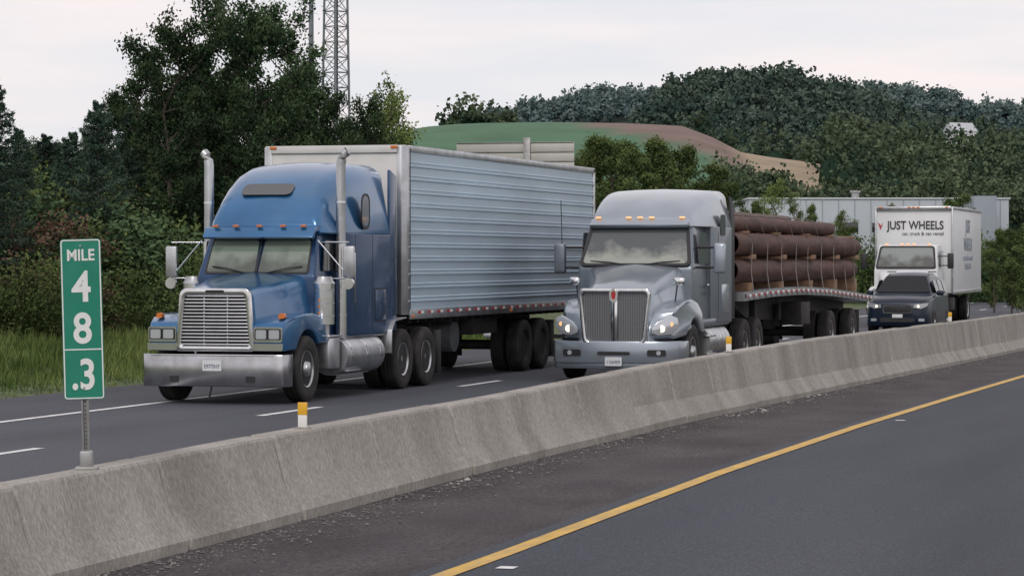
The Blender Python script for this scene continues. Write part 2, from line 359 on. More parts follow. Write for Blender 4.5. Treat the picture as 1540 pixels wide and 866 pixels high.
def fend(s,t):
    def fn(x,y,z): 
        k=max(0,.5-y)*.25
        return (s*(x-(k if x>.9 else 0)),y,z)
    prism('fender_'+t,fprof(FB,1.05),.60,1.17,'x',M['blue'],T,.05,fn,3)
    slab('headlight_bezel_'+t,(s*.86,.112,1.06),XF,ZU,rr2(.46,.23,.03),.012,M['chrome'],T)
    for k,dx in (('a',-.105),('b',.105)):
        slab(f'headlight_{t}_{k}',(s*.86+dx,.098,1.065),XF,ZU,rr2(.18,.15,.02),.012,M['lamp'],T)
        frame(f'headlight_frame_{t}_{k}',(s*.86+dx,.099,1.065),XF,ZU,rr2(.20,.17,.02),rr2(.172,.142,.02),.020,M['black'],T)
    slab('fender_trim_'+t,(s*.86,.108,.87),XF,ZU,rr2(.48,.11,.02),.012,M['chrome'],T)
    loft('fender_signal_'+t,[sect(.30,.05,.04,1.30,1.38,.03,.02,0,xo=s*1.0),sect(.42,.05,.04,1.31,1.38,.03,.02,0,xo=s*1.0)],M['amber'],T)
    wheel('front_wheel_'+t,(s*1.03,1.05,.515),T,s,'steer')
    cx=s*1.10
    tube('air_cleaner_'+t,[(cx,1.95,1.18),(cx,1.95,1.82)],.165,M['chrome'],T,24)
    tube('air_cleaner_cap_'+t,[(cx,1.95,1.82),(cx,1.95,1.86),(cx,1.95,1.93)],.18,M['alu'],T,24,.12)
    for z in (1.30,1.50,1.70): tube('air_cleaner_band_'+t,[(cx,1.95,z),(cx,1.95,z+.025)],.171,M['alu'],T,24)
    for z in (1.36,1.46,1.56): tube('air_cleaner_lamp_'+t,[(cx-.02,1.79,z),(cx-.02,1.775,z)],.02,M['amber'],T,10)
    tube('air_cleaner_leg_'+t,[(cx,1.95,.95),(cx,1.95,1.18)],.09,M['alu'],T,16)
    sx=s*1.16-.06*(s>0)
    tube('stack_lower_'+t,[(sx,2.75,.95),(sx,2.75,2.45)],.095,M['chrome'],T,20)
    tube('stack_upper_'+t,[(sx,2.75,2.45),(sx,2.75,3.72),(sx+s*.015,2.755,3.80),(sx+s*.05,2.76,3.88),(sx+s*.10,2.77,3.93)],.078,M['alu'],T,20)
    tube('stack_inside_'+t,[(sx+s*.09,2.768,3.925),(sx+s*.103,2.772,3.933)],.068,M['black'],T,20)
    tube('stack_elbow_'+t,[(sx,2.75,1.0),(sx-s*.02,2.72,.9),(sx-s*.15,2.6,.8),(sx-s*.4,2.5,.78)],.09,M['alu'],T,16)
    for z in (1.3,2.0,2.45,3.1): tube('stack_clamp_'+t,[(sx,2.75,z),(sx,2.75,z+.03)],.104 if z<2.46 else .085,M['chrome'],T,20)
    mx=s*1.50
    box('mirror_'+t,(mx,2.0,2.16),(.19,.07,.50),M['alu'],T,.03,segs=3)
    slab('mirror_face_'+t,(mx,2.037,2.16),(-1,0,0),ZU,rr2(.16,.46,.03),.003,M['glass_s'],T)
    tube('mirror_convex_'+t,[(mx,1.95,1.82),(mx,2.02,1.82)],.09,M['chrome'],T,18)
    for z in (2.47,1.90): tube('mirror_arm_'+t,[(s*1.0,2.1,z),(mx,2.0,z)],.013,M['chrome'],T,8)
    tube('mirror_brace_'+t,[(s*.98,2.0,2.50),(s*1.25,2.0,2.2),(mx,2.0,1.92)],.012,M['chrome'],T,8)
    tube('fuel_tank_'+t,[(s*.98,2.55,.66),(s*.98,2.57,.66),(s*.98,4.4,.66),(s*.98,4.42,.66)],.31,M['alu'],T,28)
    for y in (2.75,3.5,4.2): tube('tank_strap_'+t,[(s*.98,y,.66),(s*.98,y+.05,.66)],.318,M['chrome'],T,28)
    box('battery_box_'+t,(s*.98,2.22,.72),(.42,.5,.5),M['alu'],T,.03)
    box('step_low_'+t,(s*1.13,3.0,.42),(.22,.7,.03),M['alu'],T,.005)
    box('step_high_'+t,(s*1.10,2.2,.99),(.24,.6,.03),M['alu'],T,.005)
    box('skirt_'+t,(s*1.08,3.85,.98),(.06,2.2,.10),M['alu'],T,.01)
    dual('drive_a_'+t,s*1.20,5.75,T,s); dual('drive_b_'+t,s*1.20,7.05,T,s)
    prism('quarter_fender_'+t,[(4.95,.62),(4.90,.64),(4.93,1.02),(5.10,1.18),(5.75,1.22),(5.75,1.20),(5.12,1.16),(4.96,1.00)],s*.62,s*1.24,'x',M['alu'],T,.004)
    box('mudflap_'+t,(s*.93,7.72,.58),(.60,.015,.75),M['black'],T,.004)
sym(fend)
def cabfn(x,y,z):
    k=max(0,z-1.95)*.12
    return (x*(1-k),y,z)
prism('cab',[(1.83,.95),(1.83,1.93),(2.20,2.58),(2.30,2.66),(3.0,2.70),(3.0,.95)],-1.0,1.0,'x',M['blue_shade'],T,.05,cabfn,3)
wd=Vector((0,.37,.65)).normalized(); 
for s in (1,-1):
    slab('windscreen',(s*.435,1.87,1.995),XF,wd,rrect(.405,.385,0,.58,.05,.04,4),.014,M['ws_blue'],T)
frame('windscreen_seal',(0,1.868,1.98),XF,wd,rrect(.88,.84,-.02,.64,.08,.05,5),rrect(.835,.80,.02,.595,.06,.04,5),.018,M['black'],T)
slab('windscreen_post',(0,1.862,1.995),XF,wd,[(-.014,0),(.014,0),(.014,.59),(-.014,.59)],.024,M['black'],T)
for s in (-1,1): tube('wiper',[(s*.15,1.84,1.98),(s*.5,1.85,2.06),(s*.75,1.89,2.09)],.010,M['black'],T,6)
prism('sun_visor',[(1.98,2.52),(1.90,2.55),(2.02,2.70),(2.30,2.74),(2.30,2.68),(2.06,2.63)],-.93,.93,'x',M['blue'],T,.008)
for x in (-.78,-.42,0,.42,.78): box('marker_lamp',(x*.95,2.0,2.728),(.09,.07,.035),M['amber'],T,.01)
R=[]
for (y,zt_,hb,ht,r) in [(2.22,2.76,.96,.90,.10),(2.30,2.92,1.0,.92,.18),(2.45,3.10,1.03,.92,.24),(2.65,3.27,1.06,.93,.28),(2.95,3.46,1.10,.95,.32),(3.3,3.61,1.14,.98,.34),(3.7,3.71,1.16,1.0,.34),(4.2,3.77,1.17,1.02,.34),(4.95,3.78,1.17,1.04,.32),(5.05,3.76,1.16,1.03,.30)]:
    R.append(sect(y,hb,ht,2.60,zt_,min(r,(zt_-2.6)*.9),.03,.04))
loft('sleeper_roof',R,M['blue'],T,angle=40)
loft('sleeper_body',[sect(2.98,1.10,1.09,.98,2.62,.03,.04,0),sect(3.1,1.165,1.165,.96,2.62,.03,.04,0),sect(5.05,1.165,1.165,.96,2.62,.03,.04,0)],M['blue_shade'],T)
slab('roof_window',(-.10,2.66,3.31),XF,Vector((0,.30,.19)),rr2(.86,.34,.10,6),.02,M['glass_s'],T)
def slp(s,t):
    slab('sleeper_window_'+t,(s*1.168,3.75,2.98),(0,s,0),ZU,rr2(.36,.52,.14,6),.012,M['glass_s'],T)
    frame('sleeper_window_trim_'+t,(s*1.168,3.75,2.98),(0,s,0),ZU,rr2(.42,.58,.16,6),rr2(.35,.51,.14,6),.016,M['black'],T)
    prism('side_extender_'+t,[(5.07,1.0),(5.07,3.70),(5.42,3.60),(5.42,1.0)],s*1.11,s*1.16,'x',M['blue_shade'],T,.008)
    slab('door_window_'+t,(s*.995,2.48,2.22),(0,s,0),ZU,rrect(.30,.22,-.20,.28,.05,.03),.012,M['glass_s'],T)
    box('door_seam_a_'+t,(s*1.0,2.93,1.8),(.006,.012,1.5),M['black'],T,0)
    box('door_handle_'+t,(s*1.012,2.8,1.75),(.03,.14,.03),M['chrome'],T,.006)
    box('bunk_door_'+t,(s*1.17,4.55,1.45),(.008,.55,.5),M['blue_shade'],T,.003)
    frame('bunk_door_seal_'+t,(s*1.166,4.55,1.45),(0,s,0),ZU,rr2(.60,.55,.04),rr2(.56,.51,.03),.005,M['black'],T)
    for yy in (3.28,4.15): box('panel_seam_'+t,(s*1.167,yy,1.8),(.004,.010,1.6),M['black'],T,0)
    box('grab_rail_'+t,(s*1.2,3.15,1.9),(.02,.02,.8),M['chrome'],T,.006)
sym(slp)
text('cab_number','82',(1.0+.012,2.15,1.72),.10,M['signw'],T,rot=(math.pi/2,0,math.pi/2),ext=.001)
for x in (-.42,.42): box('frame_rail',(x,4.2,.92),(.10,7.6,.26),M['dark'],T,.01)
box('engine_block',(0,1.0,.75),(.8,1.4,.7),M['dark'],T,.05)
tube('front_axle',[(-.9,1.05,.5),(.9,1.05,.5)],.07,M['dark'],T,10)
for y in (5.75,7.05): tube('rear_axle',[(-.9,y,.5),(.9,y,.5)],.12,M['dark'],T,12)
box('fifth_wheel',(0,6.35,1.14),(.95,.95,.10),M['dark'],T,.03)
box('transmission',(0,2.7,.70),(.6,1.6,.5),M['dark'],T,.06)

# ============================================================ REEFER TRAILER
R1=empty('box_trailer',(-16.43,46.5,0)); LT=13.1
x1=1.28
def ribside(s):
    z=1.36
    zs=[(x1-.03,1.27),(x1,1.27),(x1,1.36)]
    while z<4.0-.2:
        zs+=[(x1,z+.10),(x1+.030,z+.114),(x1+.030,z+.136),(x1+.002,z+.150),(x1+.002,z+.172),(x1+.020,z+.18),(x1+.020,z+.192),(x1,z+.205)]
        z+=.232
    zs+=[(x1,4.10),(x1-.03,4.10)]
    prism('side_skin_'+('near' if s>0 else 'far'),[(s*a,b) for a,b in zs],.14,LT-.08,'y',M['trail'],R1,0,angle=20)
ribside(1); ribside(-1)
box('core',(0,LT/2,2.68),(2.5,LT-.05,2.78),M['trail_w'],R1,.01)
prism('front_wall',[(-1.29,.18),(-1.28,.06),(-1.20,.0),(1.20,.0),(1.28,.06),(1.29,.18),(1.20,.2),(-1.20,.2)],1.27,4.12,'z',M['trail_w'],R1,.004)
for s in (-1,1):
    prism('corner_radius',[(s*1.14,-.012),(s*1.22,-.006),(s*1.297,.055),(s*1.306,.20),(s*1.29,.205),(s*1.285,.07),(s*1.21,.005),(s*1.14,-.004)],1.25,4.14,'z',M['alu'],R1,.002)
    box('corner_seam',(s*1.307,.21,2.7),(.006,.03,2.8),M['black'],R1,0)
    box('top_rail',(s*1.285,LT/2+.1,4.10),(.05,LT-.2,.11),M['alu'],R1,.008)
    box('bottom_rail',(s*1.297,LT/2+.1,1.255),(.035,LT-.2,.17),M['alu'],R1,.006)
    box('rear_post',(s*1.275,LT-.05,2.69),(.07,.12,2.9),M['alu'],R1,.008)
    for i in range(22):
        box('tape_red',(s*1.317,.7+i*.57,1.285),(.004,.15,.045),M['redtape'],R1,0)
        box('tape_white',(s*1.317,.87+i*.57,1.285),(.004,.15,.045),M['refl_w'],R1,0)
    for y in (.35,6.5,12.8): box('side_marker',(s*1.32,y,1.22),(.02,.10,.05),M['amber'],R1,.006)
box('roof',(0,LT/2,4.135),(2.54,LT-.05,.04),M['trail_w'],R1,.01)
box('front_top_rail',(0,-.02,4.09),(2.3,.05,.13),M['trail_w'],R1,.01)
for x in (-1.1,1.1): box('front_marker',(x,-.05,4.12),(.12,.03,.05),M['amber'],R1,.008)
for i in range(26): box('cross_member',(0,.5+i*.48,1.16),(2.4,.06,.12),M['dark'],R1,0)
for s in (-1,1):
    box('slider_rail',(s*.5,8.3,1.0),(.10,4.6,.22),M['dark'],R1,.01)
    box('landing_leg',(s*.75,2.9,.78),(.13,.13,.75),M['dark'],R1,.01); box('landing_foot',(s*.75,2.9,.40),(.26,.26,.03),M['dark'],R1,.005)
    for y,t in ((7.75,'a'),(9.05,'b')): dual(f'trailer_wheel_{t}_{s}',s*1.27,y,R1,s,rim=M['dark'])
    box('mudflap',(s*.98,9.8,.6),(.6,.015,.75),M['black'],R1,.004)
tube('reefer_tank',[(-.3,3.65,.80),(1.05,3.65,.80)],.29,M['alu'],R1,26)
box('tank_cradle',(.4,3.65,1.12),(1.3,.5,.16),M['dark'],R1,.01)
box('pallet_rack',(.9,5.3,.95),(.5,1.6,.30),M['dark'],R1,.02)
for y in (7.75,9.05): tube('axle',[(-.9,y,.5),(.9,y,.5)],.08,M['dark'],R1,10)
box('underrun_guard',(0,LT-.1,.55),(2.3,.1,.1),M['alu'],R1,.01)

# ============================================================ SILVER TRUCK
K=empty('silver_semi_truck',(-12.27,49.75,0))
plan=[(-1.22,.72),(-1.215,.36),(-1.14,.16),(-.95,.04),(-.55,-.03),(0,-.05),(.55,-.03),(.95,.04),(1.14,.16),(1.215,.36),(1.22,.72),(1.14,.72),(1.12,.4),(1.0,.22),(.5,.1),(-.5,.1),(-1.0,.22),(-1.12,.4),(-1.14,.72)]
prism('bumper',plan,.34,.74,'z',M['silver'],K,.03)
prism('bumper_lip',[(a*.985,b+.03) for a,b in plan],.24,.36,'z',M['silver_shade'],K,.015)
slab('bumper_intake',(0,-.058,.52),XF,ZU,rr2(.60,.06,.03),.005,M['black'],K)
slab('licence_plate',(0,-.066,.375),XF,ZU,rr2(.31,.16,.015),.006,M['plate'],K)
text('plate_text','1106909',(0,-.074,.36),.085,M['plate_t'],K,ext=.001,sx=.85)
loft('hood',[sect(.08,.64,.54,.70,1.52,.22,crown=.02),sect(.14,.69,.59,.70,1.61,.24,crown=.03),sect(.28,.74,.63,.72,1.69,.25,crown=.04),sect(.5,.78,.67,.74,1.765,.28,crown=.05),sect(.8,.84,.71,.75,1.84,.28,crown=.06),sect(1.2,.94,.79,.8,1.945,.28,crown=.065),sect(1.64,1.06,.95,.9,2.08,.24,crown=.05)],M['silver'],K,angle=50)
go=rrect(.59,.665,.64,1.68,.10,.16,7); gi=rrect(.52,.595,.72,1.60,.06,.11,7)
frame('grille_surround',(0,.09,0),XF,ZU,go,gi,.12,M['chrome'],K,.016)
gm=mat('grille_mesh',(.30,.31,.32),.35,metal=.8); 
N=gm.node_tree.nodes; Lk=gm.node_tree.links; tc=[n for n in N if n.type=='TEX_COORD'][0]
mp=N.new('ShaderNodeMapping'); mp.inputs['Rotation'].default_value=(0,math.radians(45),0); Lk.new(tc.outputs['Object'],mp.inputs['Vector'])
ck=N.new('ShaderNodeTexChecker'); ck.inputs['Scale'].default_value=44; ck.inputs['Color1'].default_value=(.30,.31,.32,1); ck.inputs['Color2'].default_value=(.09,.09,.095,1)
Lk.new(mp.outputs['Vector'],ck.inputs['Vector']); Lk.new(ck.outputs['Color'],N['Principled BSDF'].inputs['Base Color'])
slab('grille_mesh',(0,.075,0),XF,ZU,rrect(.54,.61,.69,1.63,.05,.09,6),.02,gm,K)
prism('grille_spine',[(-.055,.70),(.055,.70),(.07,1.62),(-.07,1.62)],-.03,.05,'y',M['chrome'],K,.015)
box('grille_spine_groove',(0,-.033,1.10),(.03,.01,.72),M['black'],K,.002)
slab('emblem',(0,-.035,1.57),XF,ZU,[(-.035,-.07),(0,-.10),(.035,-.07),(.045,.03),(0,.08),(-.045,.03)],.02,M['red'],K)
frame('emblem_rim',(0,-.032,1.57),XF,ZU,[(-.07,-.10),(0,-.15),(.07,-.10),(.08,.05),(0,.12),(-.08,.05)],[(-.033,-.065),(0,-.095),(.033,-.065),(.043,.028),(0,.075),(-.043,.028)],.03,M['chrome'],K)
FK=[(.14,.74),(.06,.82),(.07,.98),(.16,1.12),(.34,1.26),(.6,1.37),(.95,1.45),(1.35,1.48),(1.75,1.42),(2.0,1.25),(2.1,.85)]
def kf(s,t):
    def fn(x,y,z):
        k=max(0,.85-y)*.30
        out=(x>.9)
        return (s*(x-(k if out else 0)-(max(0,z-1.1)*.22 if out else 0)),y+(.22 if (out and y<.3) else 0),z)
    prism('fender_'+t,fprof(FK,1.25),.60,1.22,'x',M['silver'],K,.11,fn,5,angle=50)
    if s>0: poly=[(0,.02),(.12,-.02),(.36,.0),(.50,.14),(.48,.29),(.36,.34),(.10,.22),(.0,.12)]
    else: poly=[(0,.02),(-.12,-.02),(-.36,.0),(-.50,.14),(-.48,.29),(-.36,.34),(-.10,.22),(.0,.12)][::-1]
    ox=s*.67
    dirv=Vector((.90,s*.42,0))
    slab('headlight_'+t,(ox,.03,.86),dirv,ZU,poly,.06,M['lamp'],K,.015)
    c=Vector((ox,.03,.86))+dirv.normalized()*s*.19+Vector((s*.01,-.065,.10))
    tube('headlight_lamp_'+t,[c+Vector((0,.02,0)),c],.065,M['lamp_lit'],K,16)
    c2=Vector((ox,.03,.86))+dirv.normalized()*s*.37+Vector((s*.01,-.065,.18))
    tube('headlight_signal_'+t,[c2+Vector((0,.02,0)),c2],.04,M['amber_lit'],K,12)
    slab('fog_recess_'+t,(s*.78,-.012,.53),Vector((1,s*.16,0)),ZU,rr2(.34,.11,.03),.012,M['black'],K)
    tube('fog_lamp_'+t,[(s*.82,.0,.53),(s*.82,-.03,.53)],.042,M['lamp'],K,14)
    wheel('front_wheel_'+t,(s*1.05,1.25,.515),K,s,'steer')
    box('hood_mirror_'+t,(s*.98,.95,1.80),(.20,.12,.15),M['chrome'],K,.04,segs=3); tube('hood_mirror_arm_'+t,[(s*.90,.95,1.40),(s*.95,.95,1.78)],.014,M['black'],K,8)
    mx=s*1.52
    box('mirror_'+t,(mx,1.95,2.22),(.22,.14,.56),M['silver' if s>0 else 'silver_shade'],K,.05,segs=3)  # far mirror gets the shaded copy of the paint
    slab('mirror_glass_'+t,(mx,2.023,2.22),(-1,0,0),ZU,rr2(.18,.5,.04),.004,M['glass_s'],K)
    for z in (2.42,2.05): tube('mirror_arm_'+t,[(s*1.05,2.0,z),(mx,1.97,z)],.022,M['black'],K,8)
    tube('fuel_tank_'+t,[(s*.96,2.25,.66),(s*.96,4.1,.66)],.32,M['alu'],K,28)
    for y in (2.5,3.2,3.85): tube('tank_strap_'+t,[(s*.96,y,.66),(s*.96,y+.06,.66)],.33,M['chrome'],K,28)
    box('side_skirt_'+t,(s*1.15,3.2,1.02),(.08,2.5,.14),M['silver_shade'],K,.02)
    for i,z in enumerate((.45,.78)): box(f'step_{i}_'+t,(s*1.22,2.5,z),(.12,.6,.03),M['alu'],K,.004)
    dual('drive_a_'+t,s*1.22,6.0,K,s); dual('drive_b_'+t,s*1.22,7.3,K,s)
    slab('door_window_'+t,(s*1.105,2.40,2.40),(0,s,0),ZU,rrect(.42,.30,-.27,.30,.06,.04),.012,M['glass_s'],K)
    slab('sleeper_window_'+t,(s*1.203,3.75,2.85),(0,s,0),ZU,rr2(.45,.40,.08),.010,M['glass_s'],K)
    box('door_seam_'+t,(s*1.105,2.98,1.9),(.006,.014,1.8),M['black'],K,0)
    box('door_seam_low_'+t,(s*1.105,2.4,1.05),(.006,1.1,.012),M['black'],K,0)
    box('sleeper_seam_'+t,(s*1.203,3.35,1.9),(.006,.012,1.6),M['black'],K,0)
    box('locker_'+t,(s*1.205,4.0,1.45),(.006,.7,.55),M['silver'],K,.002)
    box('handle_'+t,(s*1.12,2.85,1.72),(.03,.16,.03),M['chrome'],K,.006)
    prism('side_extender_'+t,[(4.62,1.05),(4.62,3.42),(4.95,3.25),(4.95,1.05)],s*1.14,s*1.19,'x',M['black'],K,.01)
sym(kf)
def kcab(x,y,z): return (x*(1-max(0,z-2.0)*.12),y,z)
prism('cab',[(1.60,.95),(1.60,2.04),(2.08,2.84),(2.2,2.92),(3.1,2.95),(3.1,.95)],-1.10,1.10,'x',M['silver_shade'],K,.06,kcab,3)
wk=Vector((0,.48,.80)).normalized()
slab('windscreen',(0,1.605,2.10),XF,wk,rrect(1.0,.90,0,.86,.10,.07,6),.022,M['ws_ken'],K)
frame('windscreen_seal',(0,1.60,2.085),XF,wk,rrect(1.05,.945,-.02,.905,.13,.09,6),rrect(.985,.885,.03,.855,.10,.07,6),.034,M['black'],K)
for s in (-1,1): tube('wiper',[(s*.1,1.56,2.09),(s*.5,1.58,2.15),(s*.85,1.62,2.17)],.012,M['black'],K,6)
R=[]
for (y,z,hb,ht,r) in [(2.02,2.90,.98,.92,.06),(2.08,3.0,1.0,.93,.10),(2.25,3.14,1.03,.94,.16),(2.5,3.27,1.07,.96,.20),(2.85,3.38,1.11,.99,.22),(3.3,3.46,1.16,1.04,.22),(3.9,3.51,1.19,1.08,.22),(4.55,3.52,1.20,1.10,.2),(4.62,3.49,1.19,1.08,.2)]:
    R.append(sect(y,hb,ht,2.80,z,r,.02,.035))
loft('sleeper_roof',R,M['silver'],K,angle=40)
loft('sleeper_body',[sect(3.08,1.11,1.11,1.0,2.82,.03,.04,0),sect(3.25,1.20,1.20,.98,2.82,.03,.04,0),sect(4.62,1.20,1.20,.98,2.82,.03,.04,0)],M['silver_shade'],K)
prism('sun_visor',[(1.90,2.78),(1.84,2.84),(2.02,2.95),(2.15,2.95),(2.1,2.86)],-.93,.93,'x',M['silver'],K,.012)
for x in (-.80,-.22,0,.22,.80): box('marker_lamp',(x,2.02,2.975),(.10,.07,.035),M['amber_lit'],K,.012)
tube('antenna',[(-1.5,2.0,2.5),(-1.52,2.0,3.3)],.008,M['black'],K,6)
text('door_text','NRT\nVNP',(1.112,2.5,1.62),.13,M['logo_k'],K,rot=(math.pi/2,0,math.pi/2),ext=.001)
for x in (-.42,.42): box('frame_rail',(x,4.4,.92),(.10,7.4,.26),M['dark'],K,.01)
box('engine_block',(0,1.1,.75),(.9,1.4,.7),M['dark'],K,.05)
box('fifth_wheel',(0,6.65,1.14),(.95,.95,.10),M['dark'],K,.03)
for y in (1.25,6.0,7.3): tube('axle',[(-.9,y,.5),(.9,y,.5)],.09,M['dark'],K,10)

# ============================================================ FLATBED
F=empty('flatbed_trailer',(-12.25,55.1,0)); LF=16.6
def dk(y): return float(np.interp(y,[0,3,6.5,10,13.5,16.6],[1.55,1.60,1.61,1.54,1.42,1.30]))
rings=[]
for y in np.linspace(0,LF,18):
    z=dk(y); rings.append([(-1.27,y,z-.17),(-1.27,y,z),(1.27,y,z),(1.27,y,z-.17)])
loft('deck',rings,M['alu'],F)
for s in (-.5,.5):
    loft('main_beam',[[(s-.07,y,dk(y)-.17-h),(s-.07,y,dk(y)-.165),(s+.07,y,dk(y)-.165),(s+.07,y,dk(y)-.17-h)] for y,h in ((.3,.12),(2.5,.2),(4,.5),(8,.55),(11,.45),(16.3,.25))],M['dark'],F)
for s in (-1,1):
    for i in range(27):
        y=.4+i*.6
        box('tape_red',(s*1.274,y,dk(y)-.08),(.004,.17,.055),M['redtape'],F,0); box('tape_white',(s*1.274,y+.2,dk(y)-.08),(.004,.17,.055),M['refl_w'],F,0)
        box('stake_pocket',(s*1.30,y+.1,dk(y)-.10),(.05,.09,.10),M['alu'],F,.004)
    for y,t in ((10.6,'a'),(13.7,'b')): dual(f'wheel_{t}_{s}',s*1.25,y,F,s)
    box('landing_leg',(s*.8,3.3,.95),(.13,.13,.9),M['dark'],F,.01)
    box('mudflap',(s*.95,14.5,.6),(.6,.02,.75),M['black'],F,.004)
    box('tool_box',(s*1.0,7.2,1.02),(.45,1.1,.5),M['dark'],F,.02)
for y in (10.6,13.7): tube('axle',[(-.9,y,.5),(.9,y,.5)],.08,M['dark'],F,10)
slab('side_number_plate',(1.276,.15,1.47),(0,1,0),ZU,rr2(.4,.13,.02),.004,M['alu'],F); text('side_number','587',(1.285,.16,1.47),.12,M['logo_k'],F,rot=(math.pi/2,0,math.pi/2))
Pp=empty('steel_pipe_load',(-12.25,55.1,0))
def ringpts(x,z,yy,rr,n): return [(x+rr*math.cos(2*math.pi*k/n),yy,z+rr*math.sin(2*math.pi*k/n)) for k in range(n)]
def pipe(i,x,z,r,y0,y1,n=24):
    t=.91
    loft(f'pipe_{i}',[ringpts(x,z,yy,rr,n) for yy,rr in ((y0+.03,r*t),(y0,r*t),(y0,r),(y1,r),(y1,r*t),(y1-.03,r*t))],M['rust'],Pp,cap=False,angle=50)
    loft(f'pipe_bore_{i}',[ringpts(x,z,y0+.025,r*.908,n),ringpts(x,z,y0+1.6,r*.908,n)],M['bore_shade'],Pp,cap=False)
    loft(f'pipe_bore_rear_{i}',[ringpts(x,z,y1-.025,r*.908,n),ringpts(x,z,y1-1.6,r*.908,n)],M['bore_shade'],Pp,cap=False)
    mesh(f'pipe_dark_{i}',ringpts(x,z,y0+1.55,r*.905,n),[tuple(range(n))],M['bore_shade'],Pp); mesh(f'pipe_dark_rear_{i}',ringpts(x,z,y1-1.55,r*.905,n),[tuple(range(n))],M['bore_shade'],Pp)  # near-black discs stand in for the darkness deep in each bore
i=0; r=.235
for row,z in enumerate((1.97,2.50)):
    for c in range(5):
        pipe(i,-.96+c*.48,z,r,.25+random.uniform(0,.3) if c<4 else -.12+.1*row,15.0+random.uniform(-.4,.4)); i+=1
for c,x in enumerate((-.72,-.3,.12,.52,.88)): pipe(i,x,2.91+(.02 if c%2 else 0),.155,.1+random.uniform(0,.4),11.2+random.uniform(-.8,1.2)); i+=1
for c,x in enumerate((-.4,.25)): pipe(i,x,3.09,.11,.6,10.2); i+=1
for y in (1.2,4.6,8.2,11.5,14.4):
    box('dunnage_low',(0,y,(dk(y)+1.735)/2),(2.4,.12,max(.05,1.735-dk(y))),M['wood'],Pp,.005)
    box('dunnage_mid',(0,y,2.235),(2.46,.12,.06),M['wood'],Pp,.005)
    box('dunnage_top',(0,y,2.745),(2.3,.10,.04),M['wood'],Pp,.005)
    box('chock',(1.16,y+.3,2.25),(.08,.34,.10),M['wood'],Pp,.01)
for y in (.9,2.6,4.2,5.9,7.4,9.1,10.8,12.4,13.8):
    top=3.08 if y<10.8 else 2.745
    dy=random.uniform(.3,.8)
    tube('strap',[(-1.29,y,dk(y)),(-1.21,y+.1,2.5),(-.95,y+.25,top),(0,y+.4,top+.14 if y<10.4 else top),(.98,y+dy*.7,top),(1.21,y+dy*.4,2.5),(1.215,y+dy*.2,1.97),(1.29,y,dk(y))],.009,M['strap'],Pp,5)

# ============================================================ SUV
S=empty('dark_suv',(-11.88,82.2,0))
loft('body',[sect(0,.70,.66,.42,.92,.12,.1,.01),sect(.06,.84,.76,.30,1.0,.14,.1,.02),sect(.25,.92,.86,.26,1.07,.14,.08,.03),sect(.9,.955,.91,.26,1.14,.12,.05,.035),sect(1.25,.955,.92,.26,1.18,.08,.05,.03),sect(2.5,.96,.93,.26,1.18,.06,.05,0),sect(4.2,.955,.92,.28,1.18,.06,.05,0),sect(4.6,.90,.86,.32,1.10,.08,.08,0),sect(4.72,.80,.78,.42,1.0,.1,.1,0)],M['suv'],S,angle=50)
loft('cabin',[sect(1.12,.88,.84,1.12,1.18,.02,.01,0),sect(1.45,.88,.77,1.12,1.40,.09,.01,.03),sect(1.95,.88,.69,1.12,1.70,.14,.01,.03),sect(2.4,.89,.67,1.12,1.79,.15,.01,.03),sect(3.4,.88,.66,1.12,1.79,.15,.01,.03),sect(4.2,.86,.66,1.12,1.68,.14,.01,.02),sect(4.62,.83,.74,1.10,1.20,.04,.01,0)],M['suv'],S,angle=50)
slab('windscreen',(0,1.20,1.22),XF,Vector((0,.75,.50)),rrect(.78,.60,0,.84,.10,.07,6),.035,M['glass_c'],S)
slab('grille',(0,.0,.76),XF,ZU,rr2(.78,.20,.06),.03,M['black'],S,.005)
frame('grille_chrome',(0,-.02,.76),XF,ZU,rr2(.84,.24,.08),rr2(.78,.185,.06),.02,M['chrome'],S)
slab('lower_intake',(0,-.0,.46),XF,ZU,rr2(1.0,.13,.04),.02,M['black'],S)
box('number_plate',(0,-.03,.57),(.30,.02,.10),M['plate'],S,.004)
def sv(s,t):
    ep=[(-.20,-.04),(.02,-.07),(.20,.0),(.26,.10),(.10,.09),(-.18,.05)]
    slab('headlight_'+t,(s*.64,.02,.85),Vector((1,s*.45,0)),ZU,ep if s>0 else [(-a,b) for a,b in ep][::-1],.035,M['lamp'],S)
    tube('headlight_lamp_'+t,[(s*.60,.0,.85),(s*.60,-.05,.85)],.035,M['lamp_lit'],S,12)
    slab('fog_'+t,(s*.68,.02,.46),Vector((1,s*.4,0)),ZU,rr2(.18,.08,.03),.03,M['lamp'],S)
    box('mirror_'+t,(s*1.03,1.55,1.22),(.20,.12,.15),M['suv'],S,.04,segs=3)
    for yy,w in ((1.95,.75),(2.85,.85),(3.75,.62)):
        slab('side_window_'+t,(s*.825,yy+.1,1.40),(0,s,0),(-s*.36,0,1),rrect(w/2,w/2-.06,-.18,.20,.04,.03),.02,M['glass_c'],S)
    wheel('wheel_front_'+t,(s*.84,.95,.37),S,s,'steer',.37,.24); wheel('wheel_rear_'+t,(s*.84,3.75,.37),S,s,'steer',.37,.24)
    box('roof_rail_'+t,(s*.60,3.0,1.83),(.03,1.7,.03),M['black'],S,.008)
    box('sill_'+t,(s*.95,2.35,.33),(.04,1.9,.12),M['black'],S,.01)
sym(sv)

